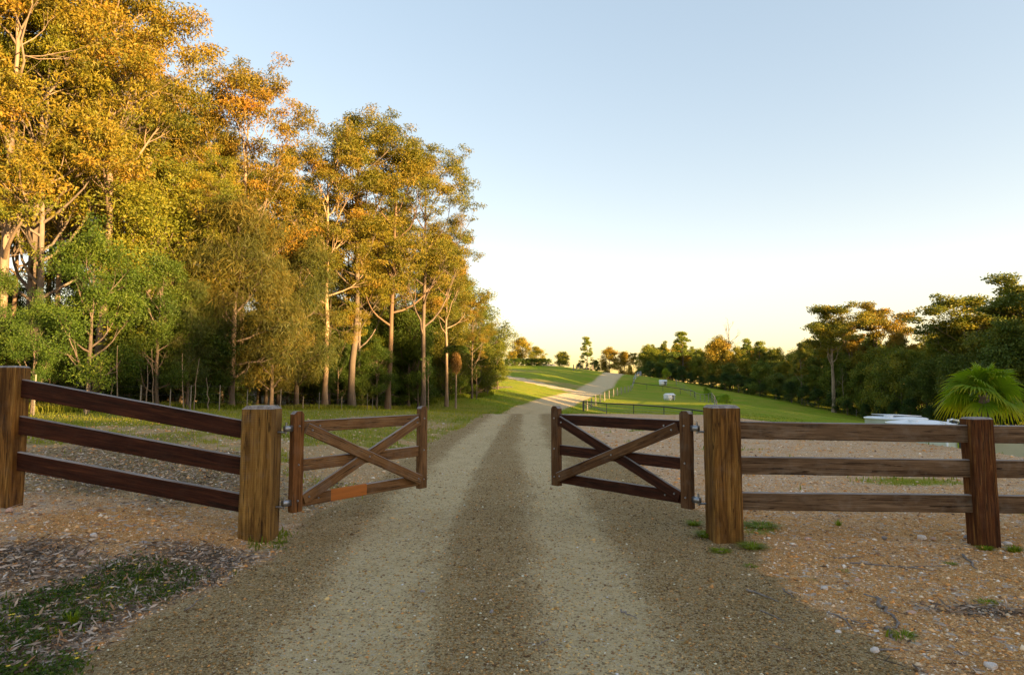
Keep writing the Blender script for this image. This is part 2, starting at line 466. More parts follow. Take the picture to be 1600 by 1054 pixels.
def masks(x, y):
    r = np.hypot(x, y)
    az = np.degrees(np.arctan2(x, y))
    rb = np.interp(az, B_AZ, B_R)
    road = road_mask(x, y)
    br = 1 - smooth(1.5, 2.1, seg_dist(x, y, BRANCH) + (fbm(x, y, 0.5, 8, 2) - .5))
    n1 = fbm(x, y, 0.55, 21, 4)
    n2 = fbm(x, y, 3.0, 22, 3)
    out = smooth(0, 1, (r - rb * 1.0) / (0.06 * rb))
    left = (x < -1).astype(float)
    dens_l = smooth(6.5, 21, y) * 0.85 + 0.08
    g_left = smooth(0.62, 0.42, n1 * 0.7 + n2 * 0.3 + (0.36 - 0.55 * dens_l))
    g_left = 1 - smooth(-0.08, 0.08, (n1 * 0.65 + n2 * 0.35) - (0.37 + 0.40 * dens_l))
    g_left = g_left * (1 - 0.75 * ell(x, y, -3.3, 19.5, 1.9, 2.6)) * (1 - .6 * ell(x, y, -7, 14, 3, 1.2))
    g_right = 1 - smooth(-0.05, 0.05, (n1 * 0.5 + n2 * 0.5) - (0.27 + 0.02 * smooth(4, 10, y)))
    g_right = np.maximum(g_right, 0.9 * ell(x, y, 5.3, 8.6, .75, .35, .4))
    g_right = np.maximum(g_right, 0.7 * ell(x, y, 2.05, 5.9, .35, .28, .5, 5))
    g_right = np.maximum(g_right, 0.8 * ell(x, y, 4.2, 12.8, .6, .3, .5, 6))
    edge = np.exp(-((x + 1.55) / .35) ** 2) * smooth(12, 17, y) * (1 - smooth(24, 32, y))
    g = np.where(x < 0, g_left, g_right * (1 - smooth(8, 12, x) * .2))
    g = np.maximum(g, out)
    g = np.maximum(g, edge)
    wd = 1 - smooth(0.12, 0.34, seg_dist(x, y, [(-2.75, 2.9), (-2.45, 3.7), (-2.28, 4.3)]) + (n2 - .5) * .35)
    wd2 = 1 - smooth(0.12, 0.30, seg_dist(x, y, [(-2.25, 2.65), (-2.0, 2.9)]) + (n2 - .5) * .25)
    g = np.where((y < 5), np.maximum(g * 0.35, np.maximum(wd, wd2)) * (.15 + .6 * smooth(.38, .60, fbm(x, y, 7, 91, 3))), g)
    g = g * (1 - road) * (1 - br)
    # leaf litter
    l = ell(x, y, -3.9, 7.2, 1.7, 1.35, .5, 4)
    l = np.maximum(l, ell(x, y, -3.15, 4.15, .5, .55, .4, 5))
    l = np.maximum(l, ell(x, y, -2.22, 4.75, .42, .28, .4, 6))
    l = np.maximum(l, ell(x, y, -2.5, 2.95, .55, .5, .4, 7))
    l = np.maximum(l, ell(x, y, 2.72, 3.72, .32, .10, .4, 8))
    l = np.maximum(l, .85 * ell(x, y, -5.2, 8.6, 1.6, 1.3, .6, 24))
    l = np.maximum(l, .8 * (1 - smooth(0.25, 0.55, seg_dist(x, y, [(-2.6, 2.7), (-2.42, 3.7), (-2.15, 4.6)]) + (n2 - .5) * .4)))
    l = np.maximum(l, 0.6 * (1 - smooth(.36, .44, n1)) * left * (1 - smooth(10, 16, y)))
    l = np.maximum(l, 0.9 * smooth(0, 1.5, forest_depth(x, y)))
    l = l * (1 - road)
    g = g * (1 - 0.9 * smooth(0.5, 3.5, forest_depth(x, y)))
    g = g * (1 - 0.55 * l * (y < 12))
    orange = np.where(x > 0, 0.35 + 0.65 * (1 - smooth(5.2, 9, y)), 0.28 + 0.8 * ell(x, y, -2.9, 5.1, 1.0, .7, .5, 9))
    orange = np.clip(orange + (n2 - .5) * .7, 0, 1)
    # straw-coloured patches on the far hill
    straw = ell(x, y, -1.5, 134, 8, 6, .5, 14) + ell(x, y, 8, 112, 9, 4.5, .3, 15)
    straw = np.clip(straw, 0, 1) + .62 * (x < -1.2) * (1 - smooth(40, 62, y)) * (y > 6)
    return dict(weed=np.maximum(wd, wd2) * (y < 5.2), road=np.clip(road + br, 0, 1), track=np.clip(track_mask(x, y) + br, 0, 1), grass=g, litter=np.clip(l, 0, 1), orange=orange, straw=np.clip(straw, 0, 1))

def tz(x, y):
    return float(terrain([x], [y], False)[0])
def G(px, py, z=0.0):
    """the ground point seen in direction (px, py), by marching the ray over the terrain"""
    Y = 2.0
    for _ in range(4000):
        p = P(px, py, Y)
        if p.z <= tz(p.x, p.y):
            break
        Y *= 1.01 if Y > 20 else 1.003
    return Vector((p.x, p.y, tz(p.x, p.y)))

def ground_mat():
    m, n, b, out = new_mat("ground_surface")
    A = {}
    for k in ("road", "track", "grass", "litter", "orange", "straw"):
        A[k] = N(n, "ShaderNodeAttribute", attribute_name=k).outputs["Fac"]
    geo = N(n, "ShaderNodeNewGeometry")
    pos = geo.outputs["Position"]
    def noise(s, d=5.0, r=0.6):
        x = N(n, "ShaderNodeTexNoise", i_Scale=s, i_Detail=d, i_Roughness=r)
        n.links.new(pos, x.inputs[0])
        return x.outputs[0]
    def voro(s, feature='F1'):
        x = N(n, "ShaderNodeTexVoronoi", i_Scale=s, feature=feature)
        n.links.new(pos, x.inputs[0])
        return x
    nf = noise(26, 9, .72)
    nm = noise(2.2, 6)
    nb = noise(0.25, 4)
    v1 = voro(75)
    v2 = voro(28)
    v3 = voro(160)
    sp = N(n, "ShaderNodeSeparateColor")
    n.links.new(v1.outputs["Color"], sp.inputs[0])
    sp2 = N(n, "ShaderNodeSeparateColor")
    n.links.new(v2.outputs["Color"], sp2.inputs[0])
    sp3 = N(n, "ShaderNodeSeparateColor")
    n.links.new(v3.outputs["Color"], sp3.inputs[0])
    # road gravel
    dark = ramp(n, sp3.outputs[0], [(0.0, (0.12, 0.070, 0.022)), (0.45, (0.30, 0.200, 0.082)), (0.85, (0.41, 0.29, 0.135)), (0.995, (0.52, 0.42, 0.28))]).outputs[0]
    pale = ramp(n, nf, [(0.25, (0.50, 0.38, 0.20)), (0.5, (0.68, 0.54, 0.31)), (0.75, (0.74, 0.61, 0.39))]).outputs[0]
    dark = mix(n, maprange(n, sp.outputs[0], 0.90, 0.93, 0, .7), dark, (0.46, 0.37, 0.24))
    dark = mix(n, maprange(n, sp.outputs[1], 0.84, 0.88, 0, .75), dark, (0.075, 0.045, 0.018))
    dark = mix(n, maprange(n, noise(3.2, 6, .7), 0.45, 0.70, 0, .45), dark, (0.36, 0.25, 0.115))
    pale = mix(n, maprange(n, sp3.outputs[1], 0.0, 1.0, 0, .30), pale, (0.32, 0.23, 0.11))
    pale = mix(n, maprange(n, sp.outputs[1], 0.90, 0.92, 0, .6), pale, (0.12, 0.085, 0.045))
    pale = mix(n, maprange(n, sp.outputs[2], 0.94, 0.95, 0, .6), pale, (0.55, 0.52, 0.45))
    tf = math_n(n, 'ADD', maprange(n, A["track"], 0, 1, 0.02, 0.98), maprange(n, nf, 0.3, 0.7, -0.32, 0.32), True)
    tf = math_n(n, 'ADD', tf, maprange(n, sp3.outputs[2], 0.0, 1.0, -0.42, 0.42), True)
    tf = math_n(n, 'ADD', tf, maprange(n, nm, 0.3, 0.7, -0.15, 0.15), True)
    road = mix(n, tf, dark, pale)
    # pink and orange gravel
    pink = ramp(n, sp3.outputs[0], [(0.0, (0.44, 0.27, 0.145)), (0.4, (0.70, 0.47, 0.28)), (0.75, (0.74, 0.55, 0.36)), (1.0, (0.76, 0.66, 0.52))]).outputs[0]
    oran = ramp(n, sp3.outputs[0], [(0.0, (0.38, 0.165, 0.045)), (0.4, (0.66, 0.32, 0.10)), (0.75, (0.72, 0.42, 0.16)), (1.0, (0.74, 0.56, 0.34))]).outputs[0]
    of = math_n(n, 'ADD', A["orange"], maprange(n, nm, 0.3, 0.7, -0.4, 0.4), True)
    bare = mix(n, of, pink, oran)
    bare = mix(n, maprange(n, noise(5.5, 8, .7), 0.52, 0.72, 0, 0.5), bare, (0.24, 0.165, 0.10))
    bare = mix(n, maprange(n, sp2.outputs[1], 0.9, 0.91, 0, .7), bare, (0.56, 0.51, 0.46))
    v4 = voro(46)
    sp4 = N(n, "ShaderNodeSeparateColor")
    n.links.new(v4.outputs["Color"], sp4.inputs[0])
    bare = mix(n, maprange(n, sp4.outputs[2], 0.82, 0.86, 0, .40), bare, (0.20, 0.11, 0.055))
    bare = mix(n, maprange(n, noise(16, 6, .75), 0.58, 0.68, 0, .35), bare, (0.16, 0.11, 0.07))
    # litter, grass
    lit = ramp(n, sp3.outputs[1], [(0.0, (0.04, 0.028, 0.018)), (0.5, (0.11, 0.080, 0.055)), (1.0, (0.30, 0.24, 0.18))]).outputs[0]
    bare = mix(n, math_n(n, 'ADD', A["litter"], maprange(n, nf, 0.3, 0.7, -0.3, 0.3), True), bare, lit)
    gr = ramp(n, noise(9, 8, .75), [(0.25, (0.095, 0.145, 0.008)), (0.5, (0.19, 0.265, 0.010)), (0.75, (0.32, 0.36, 0.02))]).outputs[0]
    gr = mix(n, maprange(n, noise(3.0, 7, .75), 0.48, 0.68, 0, .5), gr, (0.075, 0.105, 0.010))
    gr = mix(n, maprange(n, nb, 0.38, 0.62, 0, .65), gr, (0.32, 0.27, 0.035))
    gr = mix(n, maprange(n, noise(0.9, 5), 0.5, 0.75, 0, .45), gr, (0.11, 0.19, 0.010))
    gf = math_n(n, 'ADD', maprange(n, A["grass"], 0.0, 1.0, -0.22, 1.22), maprange(n, nf, 0.3, 0.7, -0.45, 0.45), True)
    c = mix(n, gf, bare, gr)
    c = mix(n, maprange(n, A["straw"], 0, 1, 0, .75), c, (0.30, 0.225, 0.085))
    rf = math_n(n, 'ADD', maprange(n, A["road"], 0, 1, -0.25, 1.25), maprange(n, nf, 0.3, 0.7, -0.35, 0.35), True)
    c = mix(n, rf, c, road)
    n.links.new(c, b.inputs["Base Color"])
    b.inputs["Roughness"].default_value = 0.95
    b.inputs["Specular IOR Level"].default_value = 0.05
    h = math_n(n, 'ADD', math_n(n, 'MULTIPLY', nf, 1.6), math_n(n, 'MULTIPLY', math_n(n, 'SUBTRACT', 1.0, v1.outputs["Distance"]), 0.5))
    bm = N(n, "ShaderNodeBump", i_Strength=1.0, i_Distance=0.022)
    n.links.new(h, bm.inputs["Height"])
    n.links.new(bm.outputs[0], b.inputs["Normal"])
    return m
M['ground'] = ground_mat()

def build_ground():
    rr = [0.6]
    while rr[-1] < 1800:
        k = 1.011 if rr[-1] < 12 else (1.018 if rr[-1] < 260 else 1.12)
        rr.append(rr[-1] * k)
    rr = np.array(rr)
    th = np.concatenate([np.arange(-44, 44, 0.16), np.arange(44, 316, 2.5)])
    T = np.radians(th)
    R_, T_ = np.meshgrid(rr, T, indexing='ij')
    x = (R_ * np.sin(T_)).ravel()
    y = (R_ * np.cos(T_)).ravel()
    z = terrain(x, y)
    nr, na = len(rr), len(th)
    idx = np.arange(nr * na).reshape(nr, na)
    a = idx[:-1]
    bq = idx[1:]
    q = np.stack([a, np.roll(a, -1, 1), np.roll(bq, -1, 1), bq], -1).reshape(-1, 4)
    q = q[:, ::-1]
    V = np.stack([x, y, z], -1)
    mk = masks(x, y)
    # centre cap
    V = np.vstack([V, [[0, 0, float(terrain([0.0], [0.0])[0])]]])
    for k in mk:
        mk[k] = np.append(mk[k], mk[k][0])
    ci = nr * na
    tri = np.stack([idx[0], np.roll(idx[0], -1), np.full(na, ci)], -1)[:, ::-1]
    # smooth normals of the whole sheet
    fn = np.cross(V[q[:, 1]] - V[q[:, 0]], V[q[:, 3]] - V[q[:, 0]])
    vn = np.zeros_like(V)
    for i in range(4):
        np.add.at(vn, q[:, i], fn)
    vn[ci] = (0, 0, 1)
    vn /= np.linalg.norm(vn, axis=1)[:, None] + 1e-12
    fc = V[q].mean(1)
    rm = mk['road'][q].mean(1)
    gm = mk['grass'][q].mean(1)
    rdist = np.hypot(fc[:, 0], fc[:, 1])
    rb = np.interp(np.degrees(np.arctan2(fc[:, 0], fc[:, 1])), B_AZ, B_R)
    kind = np.where(rm > 0.5, 0, np.where(rdist > rb, 2, 1))
    for k, nm in ((0, "gravel_road"), (1, "ground"), (2, "grass_paddock_ground")):
        sel = q[kind == k]
        t = tri if k == 1 else np.zeros((0, 3), int)
        used = np.unique(np.concatenate([sel.ravel(), t.ravel()]))
        mp = np.full(len(V), -1)
        mp[used] = np.arange(len(used))
        me = mesh_np(nm, V[used], mp[sel], mp[t] if len(t) else None, {kk: vv[used] for kk, vv in mk.items()}, [M['ground']], True)
        me.normals_split_custom_set_from_vertices([tuple(v) for v in vn[used]])
        put(bpy.data.objects.new(nm, me), None, kind='structure')
build_ground()

# ------------------------------------------------------------------ tubes and leaves
def tubes(polys, sides=6, noise=0.0, rng=None):
    """polys: list of (points, radii[, sides]); returns verts, quads"""
    Vs, Q = [], []
    base = 0
    for it in polys:
        pts, rad = np.asarray(it[0], float), np.asarray(it[1], float)
        s = it[2] if len(it) > 2 else sides
        d = np.gradient(pts, axis=0)
        d /= np.linalg.norm(d, axis=1)[:, None] + 1e-9
        ref = np.array([1.0, 0, 0]) if abs(d[0][0]) < 0.8 else np.array([0, 1.0, 0])
        u = np.cross(d, ref)
        u /= np.linalg.norm(u, axis=1)[:, None] + 1e-9
        v = np.cross(d, u)
        a = np.arange(s) / s * 2 * np.pi
        ring = pts[:, None] + rad[:, None, None] * (np.cos(a)[None, :, None] * u[:, None] + np.sin(a)[None, :, None] * v[:, None])
        if noise and rng is not None:
            ring += (rng.random(ring.shape) - .5) * noise * rad[:, None, None]
        n = len(pts)
        Vs.append(ring.reshape(-1, 3))
        i = np.arange(n * s).reshape(n, s)
        q = np.stack([i[:-1], np.roll(i[:-1], -1, 1), np.roll(i[1:], -1, 1), i[1:]], -1).reshape(-1, 4) + base
        Q.append(q)
        base += n * s
    return np.vstack(Vs), np.vstack(Q)

def leaf_quads(pos, d, L, W, rng):
    n = len(pos)
    d = d / (np.linalg.norm(d, axis=1)[:, None] + 1e-9)
    s = np.cross(d, rng.normal(size=(n, 3)))
    s /= np.linalg.norm(s, axis=1)[:, None] + 1e-9
    L = np.asarray(L).reshape(-1, 1)
    W = np.asarray(W).reshape(-1, 1)
    nrm = np.cross(d, s)
    v = np.stack([pos, pos + d * L * .45 + s * W * .5 + nrm * W * .15, pos + d * L, pos + d * L * .45 - s * W * .5 + nrm * W * .15], 1)
    return v.reshape(-1, 3)

def skeleton(rng, H, bare, nl, spread, inc_lo=70, inc_hi=20, curve=0.35, r0=0.2, sub=4, tert=3, shape='dome', wob=0.011, top=0.93):
    polys, tips = [], []
    n = 12
    t = np.linspace(0, 1, n)
    tr = np.zeros((n, 3))
    tr[:, 2] = t * H * top
    tr[1:, 0] += np.cumsum(rng.normal(0, wob * H / n * 2.2, n - 1))
    tr[1:, 1] += np.cumsum(rng.normal(0, wob * H / n * 2.2, n - 1))
    rad = r0 * (1 - t) ** 0.75 + 0.02
    rad[0] *= 1.35
    polys.append((tr, rad, 8))
    tips.append((tr[-1], 1.0))
    def pt(tt):
        return np.array([np.interp(tt, t, tr[:, k]) for k in range(3)])
    def branch(p0, d0, L, r, level):
        m = 6 if level == 0 else 4
        pts = [p0]
        d = d0 / np.linalg.norm(d0)
        for k in range(m):
            d = d + np.array([0, 0, curve * (0.5 if level else 1) / m * 2]) + rng.normal(0, 0.16, 3)
            d /= np.linalg.norm(d)
            pts.append(pts[-1] + d * L / m)
        pts = np.array(pts)
        rd = r * (1 - np.linspace(0, 1, m + 1) * 0.85)
        polys.append((pts, np.maximum(rd, 0.006), (6, 4, 3)[level]))
        tips.append((pts[-1], (1.0, 0.85, 0.7)[level]))
        if level < 2:
            cnt = sub if level == 0 else tert
            for j in range(cnt):
                s = rng.uniform(0.35, 0.97)
                f = s * m
                i = min(int(f), m - 1)
                bp = pts[i] + (pts[i + 1] - pts[i]) * (f - i)
                dd = (pts[i + 1] - pts[i])
                dd = dd / np.linalg.norm(dd) + rng.normal(0, 0.55, 3)
                branch(bp, dd, L * rng.uniform(0.32, 0.55), r * (1 - 0.8 * s) * 0.7, level + 1)
    az = rng.uniform(0, 6.28)
    for i in range(nl):
        tt = bare + (top - bare) * ((i + rng.uniform(0, .8)) / nl)
        q = (tt - bare) / (1 - bare)
        if shape == 'dome':
            sh = math.sin(math.pi * min(1, 0.30 + 0.62 * q)) ** 0.7
        elif shape == 'cone':
            sh = (1 - q) ** 0.8 + 0.08
        else:
            sh = math.sqrt(max(0.05, 1 - (q - 0.35) ** 2 / 0.5))
        az += 2.4 + rng.normal(0, .4)
        inc = math.radians(inc_lo + (inc_hi - inc_lo) * q + rng.normal(0, 6))
        d0 = np.array([math.cos(az) * math.sin(inc), math.sin(az) * math.sin(inc), math.cos(inc)])
        L = spread * H * sh * rng.uniform(.75, 1.15)
        branch(pt(tt / top), d0, L, r0 * (1 - tt) ** .7 * .55 + .015, 0)
    return polys, tips

def tree_meshes(name, seed, H, leafmat, barkmat, n_leaves, leafL, leafW, clump, clump_flat=0.55, droop=0.8, per_tip=None, **kw):
    rng = np.random.default_rng(seed)
    polys, tips = skeleton(rng, H, **kw)
    V, Q = tubes(polys, noise=0.12, rng=rng)
    trunk = mesh_np(name + "_wood", V, Q, mats=[barkmat], smooth=True)
    C = np.array([t[0] for t in tips])
    S = np.array([t[1] for t in tips]) * np.exp(rng.normal(0, .38, len(tips)))
    w_ = S ** 2
    w_ /= w_.sum()
    k = rng.choice(len(C), n_leaves, p=w_)
    g = rng.normal(size=(n_leaves, 3))
    rr = np.linalg.norm(g, axis=1)[:, None]
    g = g / rr * (rng.random((n_leaves, 1)) ** 0.42)
    g[:, 2] *= clump_flat
    # foliage hangs in a cap: thin out its underside
    pos = C[k] + g * (S[k] * clump)[:, None]
    d = rng.normal(size=(n_leaves, 3))
    d /= np.linalg.norm(d, axis=1)[:, None]
    d[:, 2] -= droop
    L = leafL * rng.uniform(.6, 1.3, n_leaves)
    Wd = leafW * rng.uniform(.7, 1.3, n_leaves)
    LV = leaf_quads(pos, d, L, Wd, rng)
    rnd = np.clip(rng.random(n_leaves) * .45 + rng.random(len(C))[k] * .55, 0, 1)
    crown = mesh_np(name + "_crown", LV, np.arange(n_leaves * 4).reshape(-1, 4), None, {"rnd": np.repeat(rnd, 4)}, [leafmat])
    H = float(np.percentile(LV[:, 2], 99.6))
    return trunk, crown, H

PR = {}
gum = dict(bare=.36, nl=17, spread=.25, inc_lo=66, inc_hi=16, curve=.45, r0=.155, sub=5, tert=3)
for i, sd in enumerate((11, 12, 13, 14)):
    kw = dict(gum)
    kw['bare'] = (.30, .38, .24, .42)[i]
    kw['spread'] = (.25, .22, .27, .20)[i]
    PR['gum%d' % i] = tree_meshes("gum_%d" % i, sd, 18.0, M['leaf_gum'], M['bark_pale'] if i != 2 else M['bark_dark'], 34000, .18, .050, .55, .5, **kw)
for i, sd in enumerate((21, 22)):
    PR['bushy%d' % i] = tree_meshes("bushy_%d" % i, sd, 10.0, M['leaf_green'], M['bark_dark'], 30000, .17, .06, .70, .7, .5,
                                    bare=.12, nl=18, spread=.30, inc_lo=80, inc_hi=20, curve=.4, r0=.13, sub=4, tert=3, shape='round')
for i, sd in enumerate((31, 32)):
    PR['oak%d' % i] = tree_meshes("sheoak_%d" % i, sd, 10.0, M['leaf_oak'], M['bark_dark'], 30000, .38, .028, .75, .8, 1.0,
                                  bare=.14, nl=20, spread=.24, inc_lo=75, inc_hi=20, curve=.3, r0=.13, sub=4, tert=3, shape='round')
for i, sd in enumerate((41, 42)):
    PR['shrub%d' % i] = tree_meshes("shrub_%d" % i, sd, 3.5, M['leaf_green'], M['bark_dark'], 9000, .15, .055, .42, .8, .3,
                                    bare=.05, nl=14, spread=.40, inc_lo=75, inc_hi=15, curve=.4, r0=.04, sub=3, tert=2, shape='round')
for i, sd in enumerate((51, 52, 53)):
    PR['far%d' % i] = tree_meshes("fargum_%d" % i, sd, 16.0, M['leaf_far'], M['bark_pale'], 17000, .30, .14, 1.0, .5, .3,
                                  bare=(.35, .45, .28)[i], nl=12, spread=(.27, .30, .25)[i], inc_lo=62, inc_hi=18, curve=.5, r0=.22, sub=3, tert=3)
for i, sd in enumerate((61, 62, 63)):
    PR['fardense%d' % i] = tree_meshes("fardense_%d" % i, sd, 10.0, M['leaf_far'], M['bark_dark'], 17000, .30, .16, 1.05, .75, .3,
                                       bare=.05, nl=20, spread=.36, inc_lo=88, inc_hi=15, curve=.30, r0=.14, sub=4, tert=3, shape='round')
PR['pine'] = tree_meshes("hoop_pine", 71, 14.0, M['leaf_far'], M['bark_dark'], 9000, .34, .16, .62, .5, .0,
                         bare=.10, nl=34, spread=.24, inc_lo=85, inc_hi=60, curve=.15, r0=.16, sub=3, tert=0, shape='cone', top=.99)
_rng = np.random.default_rng(81)
_p, _t = skeleton(_rng, 10.0, .45, 9, .26, 60, 20, .4, .13, 4, 2)
_v, _q = tubes(_p)
PR['dead'] = (mesh_np("dead_wood", _v, _q, mats=[M['bark_pale']], smooth=True), None, 10.0)
PR['sapling'] = tree_meshes("sapling", 91, 5.0, M['leaf_green'], M['bark_pale'], 900, .15, .05, .35, .7, .5,
                            bare=.55, nl=7, spread=.16, inc_lo=60, inc_hi=20, curve=.5, r0=.035, sub=2, tert=1)

def plant(kind, name, label, cat, x, y, height, width=1.0, rz=0.0, tint=(1, 1, 1), bark=(1, 1, 1), group=None, sink=0.05, lean=(0, 0)):
    tr, cr, H = PR[kind]
    s = height / H
    o = thing(name, label, cat, (x, y, tz(x, y) - sink), rz, group)
    o.rotation_euler = (lean[0], lean[1], rz)
    o.scale = (s * width, s * width, s)
    a = bpy.data.objects.new("trunk", tr)
    put(a, o)
    a.color = (*bark, 1)
    if cr is not None:
        c = bpy.data.objects.new("crown", cr)
        put(c, o)
        c.color = (*tint, 1)
    return o

rnd = random.Random(7)
def tree_at(kind, px, ytop, Y, wd, name, label, cat, tint=(1, 1, 1), rz=None, group=None, bark=(.82, .78, .74), lean=(0, 0)):
    p = P(px, ytop, Y)
    g = tz(p.x, p.y)
    return plant(kind, name, label, cat, p.x, p.y, max(1.0, p.z - g), wd, rnd.uniform(0, 6.28) if rz is None else rz, tint, bark, group, 0.05, lean)

WARM = (1.22, 1.08, .8)
GOLD = (1.15, 1.22, .8)
# hero trees of the left wood
GL = "gum trees in the wood beyond the fence"
tree_at('gum0', 36, -150, 23.5, 1.05, "gum_tree", "tallest golden gum with thick grey trunk rising just behind the sloping fence", "tree", WARM, 0.6, GL)
tree_at('gum2', 78, -60, 26.5, 1.1, "gum_tree", "gum with dark trunk beside the thickest grey trunk, its crown cut off at the top", "tree", WARM, 2.0, GL)
tree_at('gum1', 185, -90, 27.5, 1.1, "gum_tree", "broad orange gum whose long bough reaches out into the sky over the wood", "tree", WARM, 1.0, GL)
tree_at('gum3', -60, -100, 24, 1.2, "gum_tree", "golden gum cut by the picture's left edge", "tree", WARM, 4.0, GL)
tree_at('gum2', 218, 20, 33, .85, "gum_tree", "orange gum filling the gap between the tallest gum and the forked one", "tree", WARM, 5.0, GL)
tree_at('gum0', 392, 92, 36, 1.1, "gum_tree", "forked gum with round clumps against the sky and bare pale limbs", "tree", (1.25, 1.0, .8), 3.3, GL)
tree_at('gum1', 330, 165, 39, 1.0, "gum_tree", "orange gum standing close behind the forked gum", "tree", WARM, 0.3, GL)
tree_at('gum1', 517, 200, 40, 1.15, "gum_tree", "gum with the brightest straight cream trunk in the wood", "tree", (1.1, 1.0, .8), 2.3, GL, (1.25, 1.15, 1.0))
tree_at('gum3', 558, 178, 42, 1.35, "gum_tree", "tall domed gum on a straight dark grey trunk", "tree", (1.0, 1.0, .8), 4.4, GL, (.5, .5, .5))
tree_at('gum0', 612, 195, 45, 1.15, "gum_tree", "domed gum with a leaning brown trunk at the wood's outer end", "tree", (1.0, 1.0, .8), 5.3, GL, (.6, .5, .4), (0, 0.05))
tree_at('gum2', 665, 225, 47, 1.05, "gum_tree", "wide green gum overhanging the grass at the wood's end", "tree", (.95, 1.0, .8), 1.3, GL)
tree_at('gum1', 700, 330, 52, 1.0, "gum_tree", "mid sized gum with sloping crown above the staked saplings", "tree", (1.05, 1.0, .8), 2.7, GL)
tree_at('gum2', 738, 455, 60, 1.0, "gum_tree", "small gum stepping down toward the golden end bush", "tree", (1.1, 1.0, .8), 0.8, GL)
GB = "bushy trees on the front edge of the wood"
tree_at('bushy0', 150, 340, 22.5, 1.0, "bushy_tree", "bright green leafy tree in front of the tallest gum", "tree", (.80, .90, .6), .2, GB)
tree_at('bushy1', 255, 400, 25.5, 1.0, "bushy_tree", "green leafy tree between the bright green one and the dark she-oak", "tree", (.8, .85, .6), 1.2, GB)
tree_at('bushy1', -10, 420, 22.0, .9, "bushy_tree", "dark leafy tree half out of the picture behind the tall end post", "tree", (.8, .9, .8), 2.2, GB)
tree_at('bushy0', 60, 455, 21.8, .8, "bushy_tree", "low leafy tree around the foot of the thickest trunk", "tree", (.9, 1.05, .8), 3.2, GB)
tree_at('bushy0', 240, 250, 29, 1.1, "bushy_tree", "round yellow-green tree glowing below the orange crowns", "tree", (1.9, 1.35, .8), 4.2, GB)
tree_at('oak0', 372, 310, 30, 1.15, "sheoak_tree", "feathery she-oak with bare pinkish twigs halfway up", "tree", (1.15, 1.0, .8), .9, GB)
tree_at('oak1', 300, 440, 27, 1.1, "sheoak_tree", "low dark feathery she-oak in front of the dense thicket", "tree", (.8, .95, .8), 1.9, GB)
tree_at('oak0', 430, 420, 32, 1.1, "sheoak_tree", "golden-brown she-oak beside the gate post", "tree", (1.3, 1.05, .8), 2.9, GB)
tree_at('oak1', 470, 360, 37, 1.0, "sheoak_tree", "taller she-oak between the golden one and the cream trunk", "tree", (1.0, 1.0, .8), 3.9, GB)
tree_at('bushy0', 640, 470, 50, 1.2, "bushy_tree", "green leafy tree under the wide gum at the wood's end", "tree", (.95, 1.0, .8), 4.9, GB)
tree_at('bushy1', 700, 470, 56, 1.1, "bushy_tree", "orange-green leafy tree behind the pale sapling", "tree", (1.5, 1.05, .8), 5.9, GB)
tree_at('bushy0', 745, 500, 66, 1.1, "bushy_tree", "leafy tree just before the golden end bush", "tree", (1.4, 1.1, .8), .4, GB)
tree_at('bushy1', 778, 530, 78, .95, "bushy_tree", "golden bush ending the wood beside the side track", "tree", (2.0, 1.5, .8), 1.4, GB)
tree_at('bushy0', 762, 556, 70, .9, "bushy_tree", "low golden bush leaning over the lit grass", "tree", (2.0, 1.4, .8), 2.4, GB)
tree_at('bushy0', 690, 400, 58, 1.25, "bushy_tree", "tall full leafed tree closing the wood behind the palm sapling", "tree", (1.3, 1.1, .8), 3.4, GB)
tree_at('bushy1', 728, 432, 67, 1.3, "bushy_tree", "round golden-green tree stepping down before the low golden bushes", "tree", (1.5, 1.2, .8), 4.4, GB)
tree_at('bushy0', 764, 496, 76, 1.2, "bushy_tree", "golden-green tree right behind the golden end bush", "tree", (1.6, 1.25, .8), 5.4, GB)
tree_at('bushy1', 655, 520, 50, 1.2, "bushy_tree", "dark green leafy tree behind the gate's free end sapling", "tree", (.8, .9, .7), 1.4, GB)
tree_at('bushy0', 590, 530, 44, 1.2, "bushy_tree", "dark leafy tree between the dark grey trunk and the leaning brown trunk", "tree", (.8, .9, .7), 2.6, GB)
